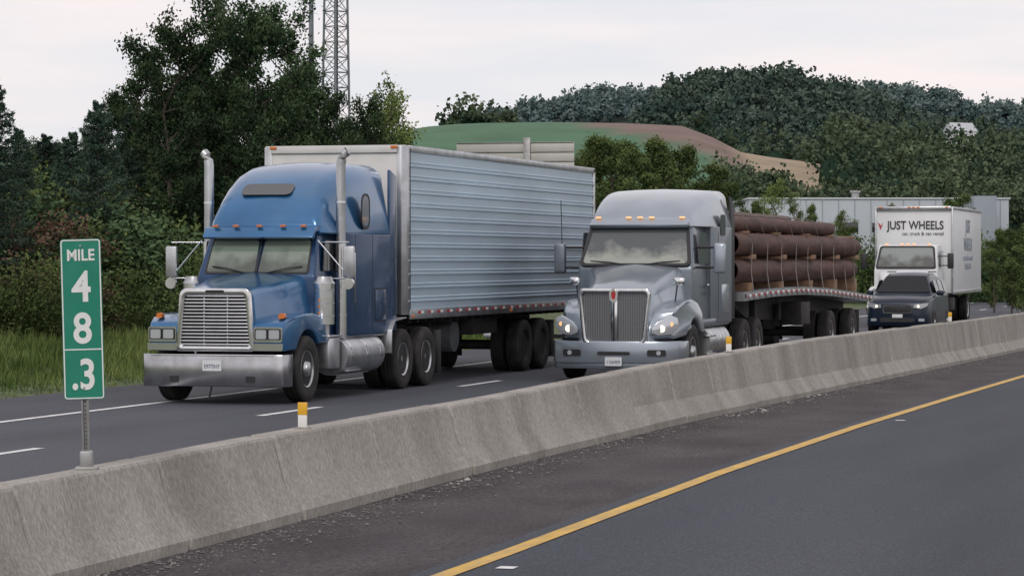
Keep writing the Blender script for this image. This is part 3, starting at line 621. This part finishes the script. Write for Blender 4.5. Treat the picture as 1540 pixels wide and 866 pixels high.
# ============================================================ BOX TRUCK
B=empty('white_box_truck',(-13.2,92.0,0))
loft('hood',[sect(.0,.62,.58,.6,1.42,.12,.05,.02),sect(.3,.72,.66,.6,1.58,.14,.05,.03),sect(1.3,1.0,.92,.6,1.88,.16,.05,.03)],M['white'],B)
prism('cab',[(1.2,.7),(1.2,1.85),(1.65,2.60),(1.8,2.68),(2.9,2.70),(2.9,.7)],-1.05,1.05,'x',M['white'],B,.06,lambda x,y,z:(x*(1-max(0,z-1.9)*.12),y,z),3)
slab('windscreen',(0,1.225,1.93),XF,Vector((0,.45,.75)),rrect(.94,.86,0,.78,.08,.06,5),.03,windscreen('windscreen_painted_reflection_d',(.22,.25,.24),(.07,.075,.07),1.9,2.6),B)
frame('windscreen_seal',(0,1.215,1.91),XF,Vector((0,.45,.75)),rrect(.98,.90,-.02,.82,.1,.06,5),rrect(.92,.84,.03,.77,.08,.06,5),.05,M['black'],B)
slab('grille',(0,-.0,1.05),XF,ZU,rr2(1.0,.5,.06),.03,M['chrome'],B)
for i in range(6): box('grille_slot',(0,-.035,.87+i*.075),(.9,.01,.03),M['black'],B,0)
box('bumper',(0,.05,.55),(2.2,.25,.30),M['chrome'],B,.03)
for x in (-.7,-.2,0,.2,.7): box('cab_marker',(x,1.75,2.70),(.10,.08,.04),M['amber_lit'],B,.01)
def bx(s,t):
    slab('headlight_'+t,(s*.80,.28,1.15),Vector((1,s*.4,0)),ZU,rr2(.30,.2,.04),.03,M['lamp'],B)
    prism('fender_'+t,fprof([(.2,.62),(.2,1.0),(.4,1.2),(1.0,1.32),(1.5,1.25),(1.75,.9)],.95),.6,1.12,'x',M['white'],B,.05,lambda x,y,z:(s*x,y,z))
    wheel('front_wheel_'+t,(s*.98,.95,.48),B,s,'steer',.48,.26,rim=M['white'])
    box('mirror_'+t,(s*1.42,1.5,2.15),(.20,.1,.50),M['black'],B,.03); 
    for z in (2.3,2.0): tube('mirror_arm_'+t,[(s*.98,1.6,z),(s*1.42,1.52,z)],.02,M['black'],B,6)
    slab('door_window_'+t,(s*1.05,2.15,2.2),(0,s,0),ZU,rrect(.42,.32,-.25,.28,.05,.03),.012,M['glass_s'],B)
    dual('rear_wheel_'+t,s*1.2,8.2,B,s,.48,rim=M['white'])
    box('box_bottom_rail_'+t,(s*1.29,7.2,1.10),(.04,8.1,.12),M['alu'],B,.01); box('box_top_rail_'+t,(s*1.29,7.2,3.90),(.04,8.1,.10),M['alu'],B,.01)
    box('box_corner_'+t,(s*1.27,3.13,2.5),(.07,.07,2.86),M['alu'],B,.02)
    box('fuel_tank_'+t,(s*.95,3.9,.72),(.5,1.2,.45),M['dark'],B,.06)
sym(bx)
box('cargo_box',(0,7.2,2.5),(2.56,8.1,2.84),M['white'],B,.02)
box('roof_cap',(0,3.1,3.90),(2.5,.14,.12),M['alu'],B,.02)
for x in (-1.1,-.15,0,.15,1.1): box('box_marker',(x,3.02,3.92),(.10,.03,.05),M['amber'],B,.006)
for x in (-.42,.42): box('frame_rail',(x,6,.85),(.1,9.5,.24),M['dark'],B,.01)
text('front_logo','JUST WHEELS',(0.05,3.13,3.32),.39,M['logo_k'],B,off=.006,ext=.004,sx=.80)
text('front_tagline','car, truck & van rental',(.3,3.13,3.05),.17,M['logo_k'],B,ext=.003,sx=.9)
slab('logo_swoosh',(-1.10,3.135,3.30),XF,ZU,[(-.10,.14),(-.02,-.12),(.08,.14),(.01,.02)],.01,M['redtape'],B)
text('side_logo','JUST\nWHEELS',(1.29,7.3,3.0),.62,M['logo_g'],B,rot=(math.pi/2,0,math.pi/2),off=.01,ext=.003)
text('side_tagline','car, truck & van rental\n888-555-0134',(1.29,7.3,2.1),.30,M['logo_g'],B,rot=(math.pi/2,0,math.pi/2),ext=.003)

# ============================================================ HIGHWAY SIGN (seen from behind)
hx,hy=site(0.1,92)
HS=empty('highway_sign',(hx,hy,1.0),TH-.25)
for i in range(7): box(f'extrusion_{i}',(0,0,2.98+i*.305),(3.9,.05,.295),M['signback'],HS,.012)
for i in range(7): box(f'flange_{i}',(0,-.045,3.12+i*.305),(3.9,.05,.02),M['galv'],HS,.003)
box('post',(.42,-.10,2.0),(.22,.12,6.2),M['galv'],HS,.01)
box('post',(-1.25,.12,1.8),(.2,.12,6.0),M['galv'],HS,.01)

# ============================================================ TERRAIN
def poly(D,pts,sub):
    s=D/4300
    return (np.array([(u-770)*s for u,v in pts]),np.array([2.2+(390-v)*s-sub for u,v in pts]))
RID=[(1400,260,poly(1400,[(-300,240),(500,215),(600,208),(680,190),(740,163),(800,149),(860,139),(920,126),(955,132),(1050,138),(1250,122),(1330,126),(1410,135),(1440,158),(1490,150),(1540,142),(1900,136)],12)),
     (1000,230,poly(1000,[(-300,300),(880,290),(935,230),(965,165),(990,128),(1030,106),(1090,96),(1180,104),(1250,126),(1330,156),(1400,180),(1540,202),(1900,205)],12)),
     (620,110,poly(620,[(-300,330),(1200,330),(1260,290),(1330,258),(1420,238),(1540,222),(1900,212)],10)),
     (520,120,poly(520,[(-300,240),(300,230),(560,208),(620,191),(700,184),(820,182),(950,184),(1020,188),(1060,204),(1100,226),(1140,233),(1180,238),(1235,247),(1300,270),(1900,300)],0))]
def hgt(l,d):
    l=np.asarray(l,float); d=np.asarray(d,float)
    h=np.zeros_like(l+d)-.5
    for D,W_,(px,pz) in RID:
        hh=np.interp(l,px,pz)*np.exp(-((d-D)/W_)**2)
        h=np.maximum(h,hh-.5)
    far=np.clip((d-1400)/400,0,1); h=h*(1-far*.3)
    return h
ls=np.concatenate([np.linspace(-3000,-300,16),np.linspace(-280,420,141),np.linspace(450,3000,16)])
dsx=np.concatenate([[-1500,-800,-400,-200,-100,-50,0,60,120,180,240],np.linspace(280,1700,143),[1900,2300,2800,3600]])
Lg,Dg=np.meshgrid(ls,dsx); Hg=hgt(Lg,Dg)
Xg=Lg*CT-Dg*ST; Yg=Lg*ST+Dg*CT
V=np.stack([Xg.ravel(),Yg.ravel(),Hg.ravel()],1)
idx=np.arange(len(ls)*len(dsx)).reshape(len(dsx),len(ls))
Fq=np.stack([idx[:-1,:-1],idx[:-1,1:],idx[1:,1:],idx[1:,:-1]],-1).reshape(-1,4)
def npmesh(name,V,Fq,m,parent=None,tint=None,col=None,smooth=False,link=True):
    me=bpy.data.meshes.new(name); n=len(V); f=len(Fq); k=Fq.shape[1]
    me.vertices.add(n); me.vertices.foreach_set('co',np.ascontiguousarray(V,dtype=np.float32).ravel())
    me.loops.add(f*k); me.loops.foreach_set('vertex_index',np.ascontiguousarray(Fq,dtype=np.int32).ravel())
    me.polygons.add(f); me.polygons.foreach_set('loop_start',np.arange(0,f*k,k,dtype=np.int32))
    try: me.polygons.foreach_set('loop_total',np.full(f,k,dtype=np.int32))
    except Exception: pass
    if smooth: me.polygons.foreach_set('use_smooth',np.ones(f,dtype=bool))
    me.update(calc_edges=True)
    if tint is not None:
        a=me.attributes.new('tint','FLOAT','POINT'); a.data.foreach_set('value',np.ascontiguousarray(tint,dtype=np.float32))
    if col is not None:
        a=me.attributes.new('land','FLOAT_COLOR','POINT'); a.data.foreach_set('color',np.ascontiguousarray(col,dtype=np.float32).ravel())
    me.materials.append(m)
    if not link: return me
    o=bpy.data.objects.new(name,me); COL.objects.link(o)
    if parent: o.parent=parent
    return o
lf=Lg.ravel(); df=Dg.ravel()
col=np.tile(np.array([.045,.085,.03,1.]),(len(lf),1))
fld=(df>300)&(df<640)
edge=-2+np.maximum(0,(530-df))*.42
gr=fld&(lf<edge); br=fld&(lf>=edge)&(lf<37); tan=fld&(lf>=37)&(lf<62)
col[gr]=(.065,.150,.080,1); col[br]=(.18,.125,.105,1); col[tan]=(.32,.25,.17,1)
frst=(df>640)|(lf>=62)&(df>300); col[frst]=(.04,.065,.050,1)
tm=bpy.data.materials.new('terrain'); tm.use_nodes=True; N=tm.node_tree.nodes; Lk=tm.node_tree.links
at=N.new('ShaderNodeAttribute'); at.attribute_name='land'; no=N.new('ShaderNodeTexNoise'); no.inputs['Scale'].default_value=.12; no.inputs['Detail'].default_value=10
tc=N.new('ShaderNodeTexCoord'); Lk.new(tc.outputs['Object'],no.inputs['Vector'])
rr=N.new('ShaderNodeValToRGB'); rr.color_ramp.elements[0].color=(.55,.55,.55,1); rr.color_ramp.elements[1].color=(1.4,1.4,1.4,1); Lk.new(no.outputs['Fac'],rr.inputs['Fac'])
mx=N.new('ShaderNodeMixRGB'); mx.blend_type='MULTIPLY'; mx.inputs['Fac'].default_value=1; Lk.new(at.outputs['Color'],mx.inputs['Color1']); Lk.new(rr.outputs['Color'],mx.inputs['Color2'])
Lk.new(mx.outputs['Color'],N['Principled BSDF'].inputs['Base Color']); N['Principled BSDF'].inputs['Roughness'].default_value=.95
npmesh('ground',V,Fq,tm,None,col=col,smooth=True)
vm=mat('verge_soil_grass',(.075,.11,.04),.95,var=.4,vs=1.2,dirt=(.14,.12,.07),ds=2.5,da=.6)
bank=[(-20.1,-.02),(-20.6,.03),(-22,.08),(-24,.30),(-26,.60),(-30,1.25),(-40,1.9),(-70,2.2),(-110,-.6)]
def bz(x): return float(np.interp(-x,[-b[0] for b in bank],[b[1] for b in bank]))
ysb=np.arange(-40,262,2.5); vs=[];fs=[]
xs=[-20.1,-20.6,-21.3,-22,-23,-24,-25,-26,-28,-30,-35,-40,-55,-70,-110]
for y in ysb:
    for x in xs: vs.append((x,y,bz(x)+(random.uniform(-.05,.05) if x<-21 else 0)))
w=len(xs)
for a in range(len(ysb)-1):
    for b in range(w-1): fs.append((a*w+b,a*w+b+1,(a+1)*w+b+1,(a+1)*w+b))
mesh('grass_verge',vs,fs,vm)
strip('grass_verge',9.5,40,[-40,260],lambda y:.1,vm,-.12)

# ============================================================ VEGETATION
def unit(n):
    v=rng.normal(size=(n,3)); return v/np.linalg.norm(v,axis=1,keepdims=True)
def cards(C_,size,aspect=.55):
    n=len(C_); a=unit(n)
    b=np.cross(a,unit(n)); b/=np.linalg.norm(b,axis=1,keepdims=True)+1e-9
    s=(size*rng.uniform(.6,1.3,n))[:,None]
    v=np.stack([C_+a*s*.5,C_+b*s*.5*aspect,C_-a*s*.5,C_-b*s*.5*aspect],1).reshape(-1,3)
    f=np.arange(4*n).reshape(-1,4); return v,f
def branches(name,segs,m):
    vs=[];fs=[]
    for (p,q,r1,r2) in segs:
        p=Vector(p);q=Vector(q);t=(q-p).normalized(); up=Vector((0,0,1)) if abs(t.z)<.9 else Vector((0,1,0)); a=t.cross(up).normalized(); b=t.cross(a)
        o=len(vs)
        for c,r in ((p,r1),(q,r2)):
            for k in range(5): vs.append(c+a*r*math.cos(k*1.2566)+b*r*math.sin(k*1.2566))
        for k in range(5): fs.append((o+k,o+(k+1)%5,o+5+(k+1)%5,o+5+k))
    me=bpy.data.meshes.new(name); me.from_pydata([tuple(v) for v in vs],[],fs); me.materials.append(m); return me
def proto_decid(h,R,base,nl,leaf,m,shape='oval',asc=(.3,1.0),loose=1.0):
    segs=[];cl=[];cr=[]
    tops=[Vector((0,0,0))]; nt=7
    for i in range(1,nt+1):
        tops.append(Vector((random.gauss(0,.09)*i*.5,random.gauss(0,.09)*i*.5,h*.93*i/nt)))
    for i in range(nt): segs.append((tops[i],tops[i+1],.11*h/8*(1-i/nt)+.015,.11*h/8*(1-(i+1)/nt)+.012))
    nb=int(40*h/8)
    for k in range(nb):
        t=base+(1-base)*(k+random.random())/nb
        ti=t*nt*.99; i=int(ti); p0=tops[i].lerp(tops[i+1],ti-i)
        u=(t-base)/(1-base)
        if shape=='oval': rad=R*(math.sin(math.pi*min(1,u*.82+.18))**.7)*random.uniform(.5,1.2)
        else: rad=R*(.45+.55*math.sin(math.pi*min(1,u*.85+.12)))*random.uniform(.35,1.3)
        az=random.random()*6.283; upz=random.uniform(*asc)
        dirv=Vector((math.cos(az),math.sin(az),upz)).normalized()
        q=p0+dirv*rad; q.z=min(q.z,h*1.05); mid=p0.lerp(q,.5)+Vector((0,0,-.05*rad))
        segs.append((p0,mid,.03*h/8,.018*h/8)); segs.append((mid,q,.018*h/8,.006))
        for f in (.35,.5,.65,.78,.9,1.0,1.08):
            if random.random()<.8:
                c=p0.lerp(q,f)+Vector((random.gauss(0,.14),random.gauss(0,.14),random.gauss(0,.12)))*rad*.6
                cl.append(tuple(c)); cr.append(random.uniform(.13,.34)*(R*.25+.45)*loose)
                segs.append((p0.lerp(q,min(f,1)*.9),c,.010,.004))
    cl=np.array(cl);cr=np.array(cr); wgt=cr**1.8/np.sum(cr**1.8)
    w=rng.choice(len(cl),nl,p=wgt); off=rng.normal(0,.66,(nl,3)); off[:,2]*=.8
    P=cl[w]+off*cr[w][:,None]
    ct=rng.random(len(cl))*.55
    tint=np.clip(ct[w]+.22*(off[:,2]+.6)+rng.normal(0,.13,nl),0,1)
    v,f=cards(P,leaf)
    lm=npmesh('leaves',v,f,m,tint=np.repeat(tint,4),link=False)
    return (branches('branches',segs,M['bark']),lm)
def proto_conifer(h,R,nl,leaf,m):
    segs=[((0,0,0),(0,0,h*.98),.12*h/8,.01)];P=[];tt=[]
    nb=int(h*13)
    per=nl//nb
    for k in range(nb):
        t=.06+.93*(k+random.random())/nb; rad=R*(1-t)**.7*random.uniform(.6,1.2)+.10; az=k*2.4+random.random()
        d=np.array([math.cos(az),math.sin(az),0]); p0=np.array([0,0,h*t])
        q=p0+d*rad+np.array([0,0,rad*(-.12+.35*t)])
        segs.append((tuple(p0),tuple(q),.02,.005))
        f=rng.random(per)**.7; pt=p0+(q-p0)*f[:,None]
        side=np.cross(d,[0,0,1]); sp=(rng.normal(0,.16,per)*rad*(1.15-f*.6))
        pt=pt+side*sp[:,None]+np.array([0,0,1])*(rng.normal(-.03,.05,per)-abs(sp)*.25)[:,None]
        P.append(pt); tt.append(np.clip(.15+.5*f+rng.normal(0,.12,per)+random.uniform(-.15,.15),0,1))
    P=np.concatenate(P);tt=np.concatenate(tt)
    v,f=cards(P,leaf,.3)
    return (branches('branches',segs,M['bark']),npmesh('needles',v,f,m,tint=np.repeat(tt,4),link=False))
def proto_bush(R,h,nl,leaf,m,ncl=44,cr_=.24):
    cl=[];segs=[]
    for k in range(ncl):
        a=random.random()*6.28; rr_=R*math.sqrt(random.random()); z=h*random.uniform(.1,1.0)*(1-.4*(rr_/R)**2)
        cl.append((rr_*math.cos(a),rr_*math.sin(a),z)); segs.append(((rr_*.3*math.cos(a),rr_*.3*math.sin(a),0),cl[-1],.012,.005))
    cl=np.array(cl); w=rng.integers(0,len(cl),nl); off=rng.normal(0,.6,(nl,3))
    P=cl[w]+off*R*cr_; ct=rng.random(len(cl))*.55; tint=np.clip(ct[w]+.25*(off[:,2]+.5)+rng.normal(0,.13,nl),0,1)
    P[:,2]=np.maximum(P[:,2],.02)
    v,f=cards(P,leaf)
    return (branches('stems',segs,M['bark']),npmesh('leaves',v,f,m,tint=np.repeat(tint,4),link=False))
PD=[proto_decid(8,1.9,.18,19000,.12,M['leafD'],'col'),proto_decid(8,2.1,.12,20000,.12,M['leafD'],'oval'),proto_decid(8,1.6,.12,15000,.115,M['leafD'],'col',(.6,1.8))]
PM=[proto_decid(7,2.0,.1,15000,.14,M['leafM'],'oval'),proto_decid(7,1.7,.08,14000,.14,M['leafM'],'oval')]
PL=[proto_decid(6,1.5,.1,5500,.11,M['leafL'],'col',(.5,1.5)),proto_decid(6,1.2,.08,4200,.11,M['leafL'],'col',(.7,1.8))]
PC=[proto_conifer(8,2.2,17000,.15,M['leafC']),proto_conifer(8,2.6,17000,.16,M['leafC'])]
PB=[proto_bush(1.5,1.9,7500,.10,M['leafM']),proto_bush(1.6,2.0,7500,.10,M['leafD']),proto_bush(1.3,2.1,5000,.09,M['leafM'],30,.2)]
PR=[proto_bush(1.4,2.0,3200,.08,M['leafR'],70,.12)]
def plant(name,proto,l,d,h,H0,kw=1.0,z=None):
    x,y=site(l,d); zz=bz(x) if z is None else z
    if x<-70 or x>-20: zz=min(zz,.0)
    e=empty(name,(x,y,zz-.05),random.random()*6.28); s=h/H0; e.scale=(s*kw,s*kw,s)
    for me in proto:
        o=bpy.data.objects.new(me.name,me); COL.objects.link(o); o.parent=e
def pu(u,d): return (u-770)/4300*d
def topz(v,d): return 2.2+(390-v)*d/4300
for (u,d,v,pk,kw) in [(-12,64,108,'C0',1.0),(28,70,190,'C1',1.0),(70,82,200,'C1',1.2),(108,72,195,'C0',1.2),(148,70,150,'C1',.95),(192,76,160,'C0',.9),
                      (255,74,20,'D0',.82),(300,78,45,'D1',.75),(345,76,-6,'D2',.9),(390,74,0,'D0',.75),(432,78,12,'D2',.95),(215,80,80,'D2',1.0),(180,84,120,'D1',.8),(280,84,90,'D1',1.0),(455,84,75,'D1',.8),(478,80,120,'D0',.7),(525,82,160,'D1',.8),(560,80,150,'D2',.8),(600,90,118,'L1',1.0),(575,88,140,'L0',.8),
                      (-5,98,205,'D1',1.3),(40,96,215,'D1',1.3),(85,100,205,'D0',1.3),(135,94,185,'D1',1.2),(610,98,200,'M0',1.0),(560,96,185,'D1',1.1),(420,92,135,'D1',1.1),(350,94,125,'D1',1.1),(490,96,180,'D1',1.1)]:
    P={'C':PC,'D':PD,'L':PL,'M':PM}[pk[0]][int(pk[1])]; H0={'C':8,'D':8,'L':6,'M':7}[pk[0]]
    l=pu(u,d); x,y=site(l,d); h=topz(v,d)-bz(x)
    plant({'C':'conifer_tree','D':'deciduous_tree','L':'deciduous_tree','M':'deciduous_tree'}[pk[0]],P,l,d,h,H0,kw)
for u in range(-40,640,36):
    for d,v in ((60+u*.028,400),(66+u*.03,335),(73+u*.03,270)):
        d=d+random.uniform(-2,2); l=pu(u+random.uniform(-14,14),d); x,y=site(l,d)
        h=topz(v+random.uniform(-40,25),d)-bz(x)
        if u<130 and random.random()<.38: pr=PR[0]
        else: pr=random.choice(PB+[PB[0]])
        plant('shrub',pr,l,d,h,2.0,random.uniform(.8,1.1)*min(1.25,2.6/h+.35))
for (u,d,v,pk,kw) in [(840,112,215,'M0',.8),(880,115,192,'M1',.9),(925,118,196,'M0',.85),(975,122,194,'M1',1.0),(1020,126,208,'M0',.9),(1060,130,236,'M1',.9),(1095,134,266,'M0',.7),(950,135,202,'M0',1.0),(1000,138,204,'M1',1.0),(900,128,200,'M0',.9),
                      (1160,150,268,'L0',.9),(1195,155,290,'L1',.9),(1225,160,300,'M1',.7),(1135,145,295,'M0',.7),(1275,150,335,'M0',.8),(1440,185,285,'M0',.9),(1340,178,300,'M1',.9),(1260,170,315,'L0',.9),(1495,118,335,'M1',.8),(1522,112,335,'M0',.8),(1550,108,325,'M1',.9)]:
    P={'L':PL,'M':PM}[pk[0]][int(pk[1])]; H0={'L':6,'M':7}[pk[0]]
    l=pu(u,d); x,y=site(l,d); z0=bz(x) if -70<x<-20 else 0
    plant('deciduous_tree',P,l,d,topz(v,d)-z0,H0,kw)
for u in range(640,1560,38):
    d=100+ (u-640)*.03+random.uniform(-4,4); l=pu(u,d); x,y=site(l,d); 
    if x>-23: d+=22; l=pu(u,d); x,y=site(l,d)
    zb=bz(x) if x<-20 else 0
    plant('shrub',random.choice(PB),l,d,topz(345,d)-zb+random.uniform(-.4,.3),2.1,.9,z=zb)

bmI=bmesh.new(); bmesh.ops.create_icosphere(bmI,subdivisions=1,radius=1); icoV=np.array([v.co[:] for v in bmI.verts]); icoF=np.array([[v.index for v in f.verts] for f in bmI.faces]); bmI.free()
def forest(name,pts,m,ncard,ls_,hmin,hmax):
    n=len(pts); H_=rng.uniform(hmin,hmax,n); Rr=H_*rng.uniform(.34,.56,n)
    z0=hgt(pts[:,0],pts[:,1]); X=pts[:,0]*CT-pts[:,1]*ST; Y=pts[:,0]*ST+pts[:,1]*CT
    cen=np.stack([X,Y,z0+H_*.50],1); sc=np.stack([Rr,Rr,H_*.5],1); base=rng.random(n)**1.4*.5
    nl=16; lo=unit(n*nl).reshape(n,nl,3)*(rng.random((n,nl,1))**.4)*.85; lo[:,:,2]=np.abs(lo[:,:,2])*1.15-.25
    lc=cen[:,None]+lo*sc[:,None]; lr=rng.uniform(.18,.42,(n,nl))*Rr[:,None]
    k=ncard//nl
    off=unit(n*nl*k).reshape(n,nl,k,3); P=lc[:,:,None]+off*(lr[:,:,None,None]*rng.uniform(.4,1.25,(n,nl,k,1)))
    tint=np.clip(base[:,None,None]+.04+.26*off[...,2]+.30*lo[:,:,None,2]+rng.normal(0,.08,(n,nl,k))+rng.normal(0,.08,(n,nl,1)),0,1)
    size=np.broadcast_to((pts[:,1]*ls_)[:,None,None],(n,nl,k)).ravel()
    v,f=cards(P.reshape(-1,3),size,.75)
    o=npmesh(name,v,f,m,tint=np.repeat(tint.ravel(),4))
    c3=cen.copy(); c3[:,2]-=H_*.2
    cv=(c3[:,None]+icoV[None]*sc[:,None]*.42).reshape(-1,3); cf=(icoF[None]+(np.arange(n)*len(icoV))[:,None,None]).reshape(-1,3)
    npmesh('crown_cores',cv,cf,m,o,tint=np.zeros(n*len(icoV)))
    return o
def scatter(l0,l1,d0,d1,sp,cond):
    out=[]
    for d in np.arange(d0,d1,sp):
        for l in np.arange(l0,l1,sp):
            a=l+random.uniform(-.48,.48)*sp; b=d+random.uniform(-.48,.48)*sp
            if cond(a,b): out.append((a,b))
    return np.array(out)
def inview(l,d): u=770+4300*l/d; return u>560 and u<1640
def c_main(l,d):
    u=770+4300*l/d
    if not inview(l,d): return False
    if abs(u-1444)<26 and 560<d<795: return False
    if d<640: return u>1250 or (d>555 and u>1045)
    if d<760: return l>38
    return u>900
f1=scatter(20,260,400,1050,8.6,c_main); print('f1',len(f1))
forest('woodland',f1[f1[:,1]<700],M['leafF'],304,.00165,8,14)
forest('hillside_forest',f1[f1[:,1]>=700],M['leafG_haze'],288,.00165,8,15)
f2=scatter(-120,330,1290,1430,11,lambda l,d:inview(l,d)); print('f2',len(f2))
forest('distant_forest',f2,M['leafH_haze'],192,.00150,9,16)
f3=[(pu(u,560)+random.uniform(-2,2),random.uniform(548,575)) for u in range(690,760,9)]
f3+=[(pu(u,355)+random.uniform(-2,2),random.uniform(335,372)) for u in range(1060,1560,8)]
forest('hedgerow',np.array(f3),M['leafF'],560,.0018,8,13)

n=46000
gx=-20.15-6.5*rng.random(n)**.8; gy=rng.uniform(33,75,n)
gz=np.interp(-gx,[-b[0] for b in bank],[b[1] for b in bank])
hh=rng.uniform(.08,.26,n)*np.clip((-gx-20)/1.5,.35,1.6); az=rng.random(n)*6.28; wv=rng.uniform(.010,.022,n)
ln=rng.normal(0,.35,(n,2))*hh[:,None]
b0=np.stack([gx-np.cos(az)*wv,gy-np.sin(az)*wv,gz-.03],1); b1=np.stack([gx+np.cos(az)*wv,gy+np.sin(az)*wv,gz-.03],1)
tp=np.stack([gx+ln[:,0],gy+ln[:,1],gz+hh],1)
v=np.stack([b0,b1,tp],1).reshape(-1,3); f=np.arange(3*n).reshape(-1,3)
patch=.45+.22*np.sin(gx*2.1+gy*.7)+.2*np.sin(gy*1.7)+.15*np.sin(gx*5.3-gy*2.9)
npmesh('grass',v,f,M['grass'],tint=np.repeat(np.clip(patch+rng.normal(0,.2,n),0,1),3))
for i in range(34):
    y=random.uniform(44,72); x=random.uniform(-26.5,-24.0)
    e=empty('weed_clump',(x,y,bz(x)-.03),random.random()*6.28); s=random.uniform(.28,.5); e.scale=(s*.8,s*.8,s)
    for me in random.choice([PB[0],PB[2],PB[1],PR[0]]):
        o=bpy.data.objects.new(me.name,me); COL.objects.link(o); o.parent=e

# ============================================================ LATTICE TOWER
tx,ty=site(pu(505,150),150)
TW=empty('lattice_tower',(tx,ty,0),.35)
hT=34; 
def leg(k,z):
    r=1.0*(1-z/hT*.65); a=2*math.pi*k/3+.5
    return Vector((r*math.cos(a),r*math.sin(a),z))
for k in range(3): tube(f'leg_{k}',[leg(k,0),leg(k,hT)],.07,M['tower'],TW,8,.05)
z=0
while z<hT-1:
    for k in range(3):
        tube('brace',[leg(k,z),leg((k+1)%3,z+.8)],.022,M['tower'],TW,5); tube('brace',[leg((k+1)%3,z),leg(k,z+.8)],.022,M['tower'],TW,5); tube('strut',[leg(k,z),leg((k+1)%3,z)],.022,M['tower'],TW,5)
    z+=.8
for dx in (-.05,.08): tube('cable_run',[(dx,.1,0),(dx,.1,hT)],.04,M['black'],TW,6)
px_,py_=site(pu(468,120),120)
UP=empty('utility_pole',(px_,py_,0)); tube('pole',[(0,0,0),(0,0,15)],.14,M['tower'],UP,10,.10); box('crossarm',(0,0,14.3),(2.2,.1,.12),M['tower'],UP,.01)

# ============================================================ BUILDINGS
bx_,by_=site(pu(1322,205),205)
IB=empty('industrial_building',(bx_,by_,-.5),TH)
wB=18.6
box('main_hall',(0,8,3.5),(wB,16,7.0),M['bwall'],IB,.02)
box('parapet_cap',(0,8,7.06),(wB+.2,16.2,.12),M['broof'],IB,.01)
for i in range(16): box('panel_seam',(-wB/2+.6+i*1.16,-.02,3.5),(.05,.04,6.9),M['bwall2'],IB,0)
box('side_wing',(wB/2-2.0,-1.02,3.6),(1.6,2.0,7.2),M['bwall2'],IB,.02)
for i in range(5): box('window',(-7+i*2.4,-.04,5.0),(1.4,.06,.7),M['glass_s'],IB,.01)
box('loading_door',(3.5,-.04,2.0),(3.2,.06,3.6),M['broof'],IB,.01)
tube('roof_vent',[(-1.1,5,7.1),(-1.1,5,7.6)],.28,M['galv'],IB,14); tube('roof_vent_cap',[(-1.1,5,7.6),(-1.1,5,7.75)],.4,M['galv'],IB,14)
hl=pu(1444,790); hxx,hyy=site(hl,790)
zt_h=topz(188,790)-5
WH=empty('white_house',(hxx,hyy,0),TH+.35)
box('walls',(0,0,zt_h-3),(7,6,12),M['white'],WH,.02)
prism('roof',[(-3.3,zt_h+3),(3.3,zt_h+3),(0,zt_h+5.6)],-3.8,3.8,'x',mat('house_roof',(.46,.48,.50),.7),WH,.02)
for x in (-2.3,0,2.3): box('window',(x,-3.03,zt_h+1.2),(.9,.06,1.3),M['glass_s'],WH,0)
box('door',(1.2,-3.03,zt_h-1.4),(1,.06,2.1),M['glass_s'],WH,0)

# ============================================================ LIGHT, SKY, CAMERA
sun=bpy.data.lights.new('sun','SUN'); sun.energy=1.0; sun.angle=math.radians(12); sun.color=(1,.95,.9)
so=bpy.data.objects.new('sun',sun); COL.objects.link(so)
dirS=Vector((.10,-1.0,.75)).normalized()
so.rotation_euler=dirS.to_track_quat('Z','Y').to_euler()
wd_=bpy.data.worlds.new('World'); SC.world=wd_; wd_.use_nodes=True; N=wd_.node_tree.nodes; Lk=wd_.node_tree.links
bg=N['Background']; sk=N.new('ShaderNodeTexSky'); sk.sky_type='NISHITA'; sk.sun_disc=False
sk.sun_elevation=math.asin(dirS.z); sk.sun_rotation=math.atan2(dirS.x,dirS.y)
tc=N.new('ShaderNodeTexCoord'); mp=N.new('ShaderNodeMapping'); mp.inputs['Scale'].default_value=(1,1,7); Lk.new(tc.outputs['Generated'],mp.inputs['Vector'])
no=N.new('ShaderNodeTexNoise'); no.inputs['Scale'].default_value=6; no.inputs['Detail'].default_value=5; Lk.new(mp.outputs['Vector'],no.inputs['Vector'])
r=N.new('ShaderNodeValToRGB'); r.color_ramp.elements[0].position=.38; r.color_ramp.elements[1].position=.62
r.color_ramp.elements[0].color=(.83,.83,.88,1); r.color_ramp.elements[1].color=(1.0,.90,.90,1); Lk.new(no.outputs['Fac'],r.inputs['Fac'])
ml=N.new('ShaderNodeMixRGB'); ml.blend_type='MULTIPLY'; ml.inputs['Fac'].default_value=1; ml.inputs['Color2'].default_value=(10,10,10,1); Lk.new(r.outputs['Color'],ml.inputs['Color1'])
mx=N.new('ShaderNodeMixRGB'); mx.inputs['Fac'].default_value=.9; Lk.new(sk.outputs['Color'],mx.inputs['Color1']); Lk.new(ml.outputs['Color'],mx.inputs['Color2'])
Lk.new(mx.outputs['Color'],bg.inputs['Color']); bg.inputs['Strength'].default_value=.1
cam=bpy.data.cameras.new('camera'); cam.sensor_width=36; cam.lens=4300/1540*36; cam.shift_y=-43/1540; cam.clip_end=9000; cam.clip_start=.1
co=bpy.data.objects.new('camera',cam); co.location=(0,0,2.2); co.rotation_euler=(math.pi/2,0,TH); COL.objects.link(co); SC.camera=co
SC.view_settings.view_transform='Standard'; SC.view_settings.look='None'; SC.view_settings.exposure=0
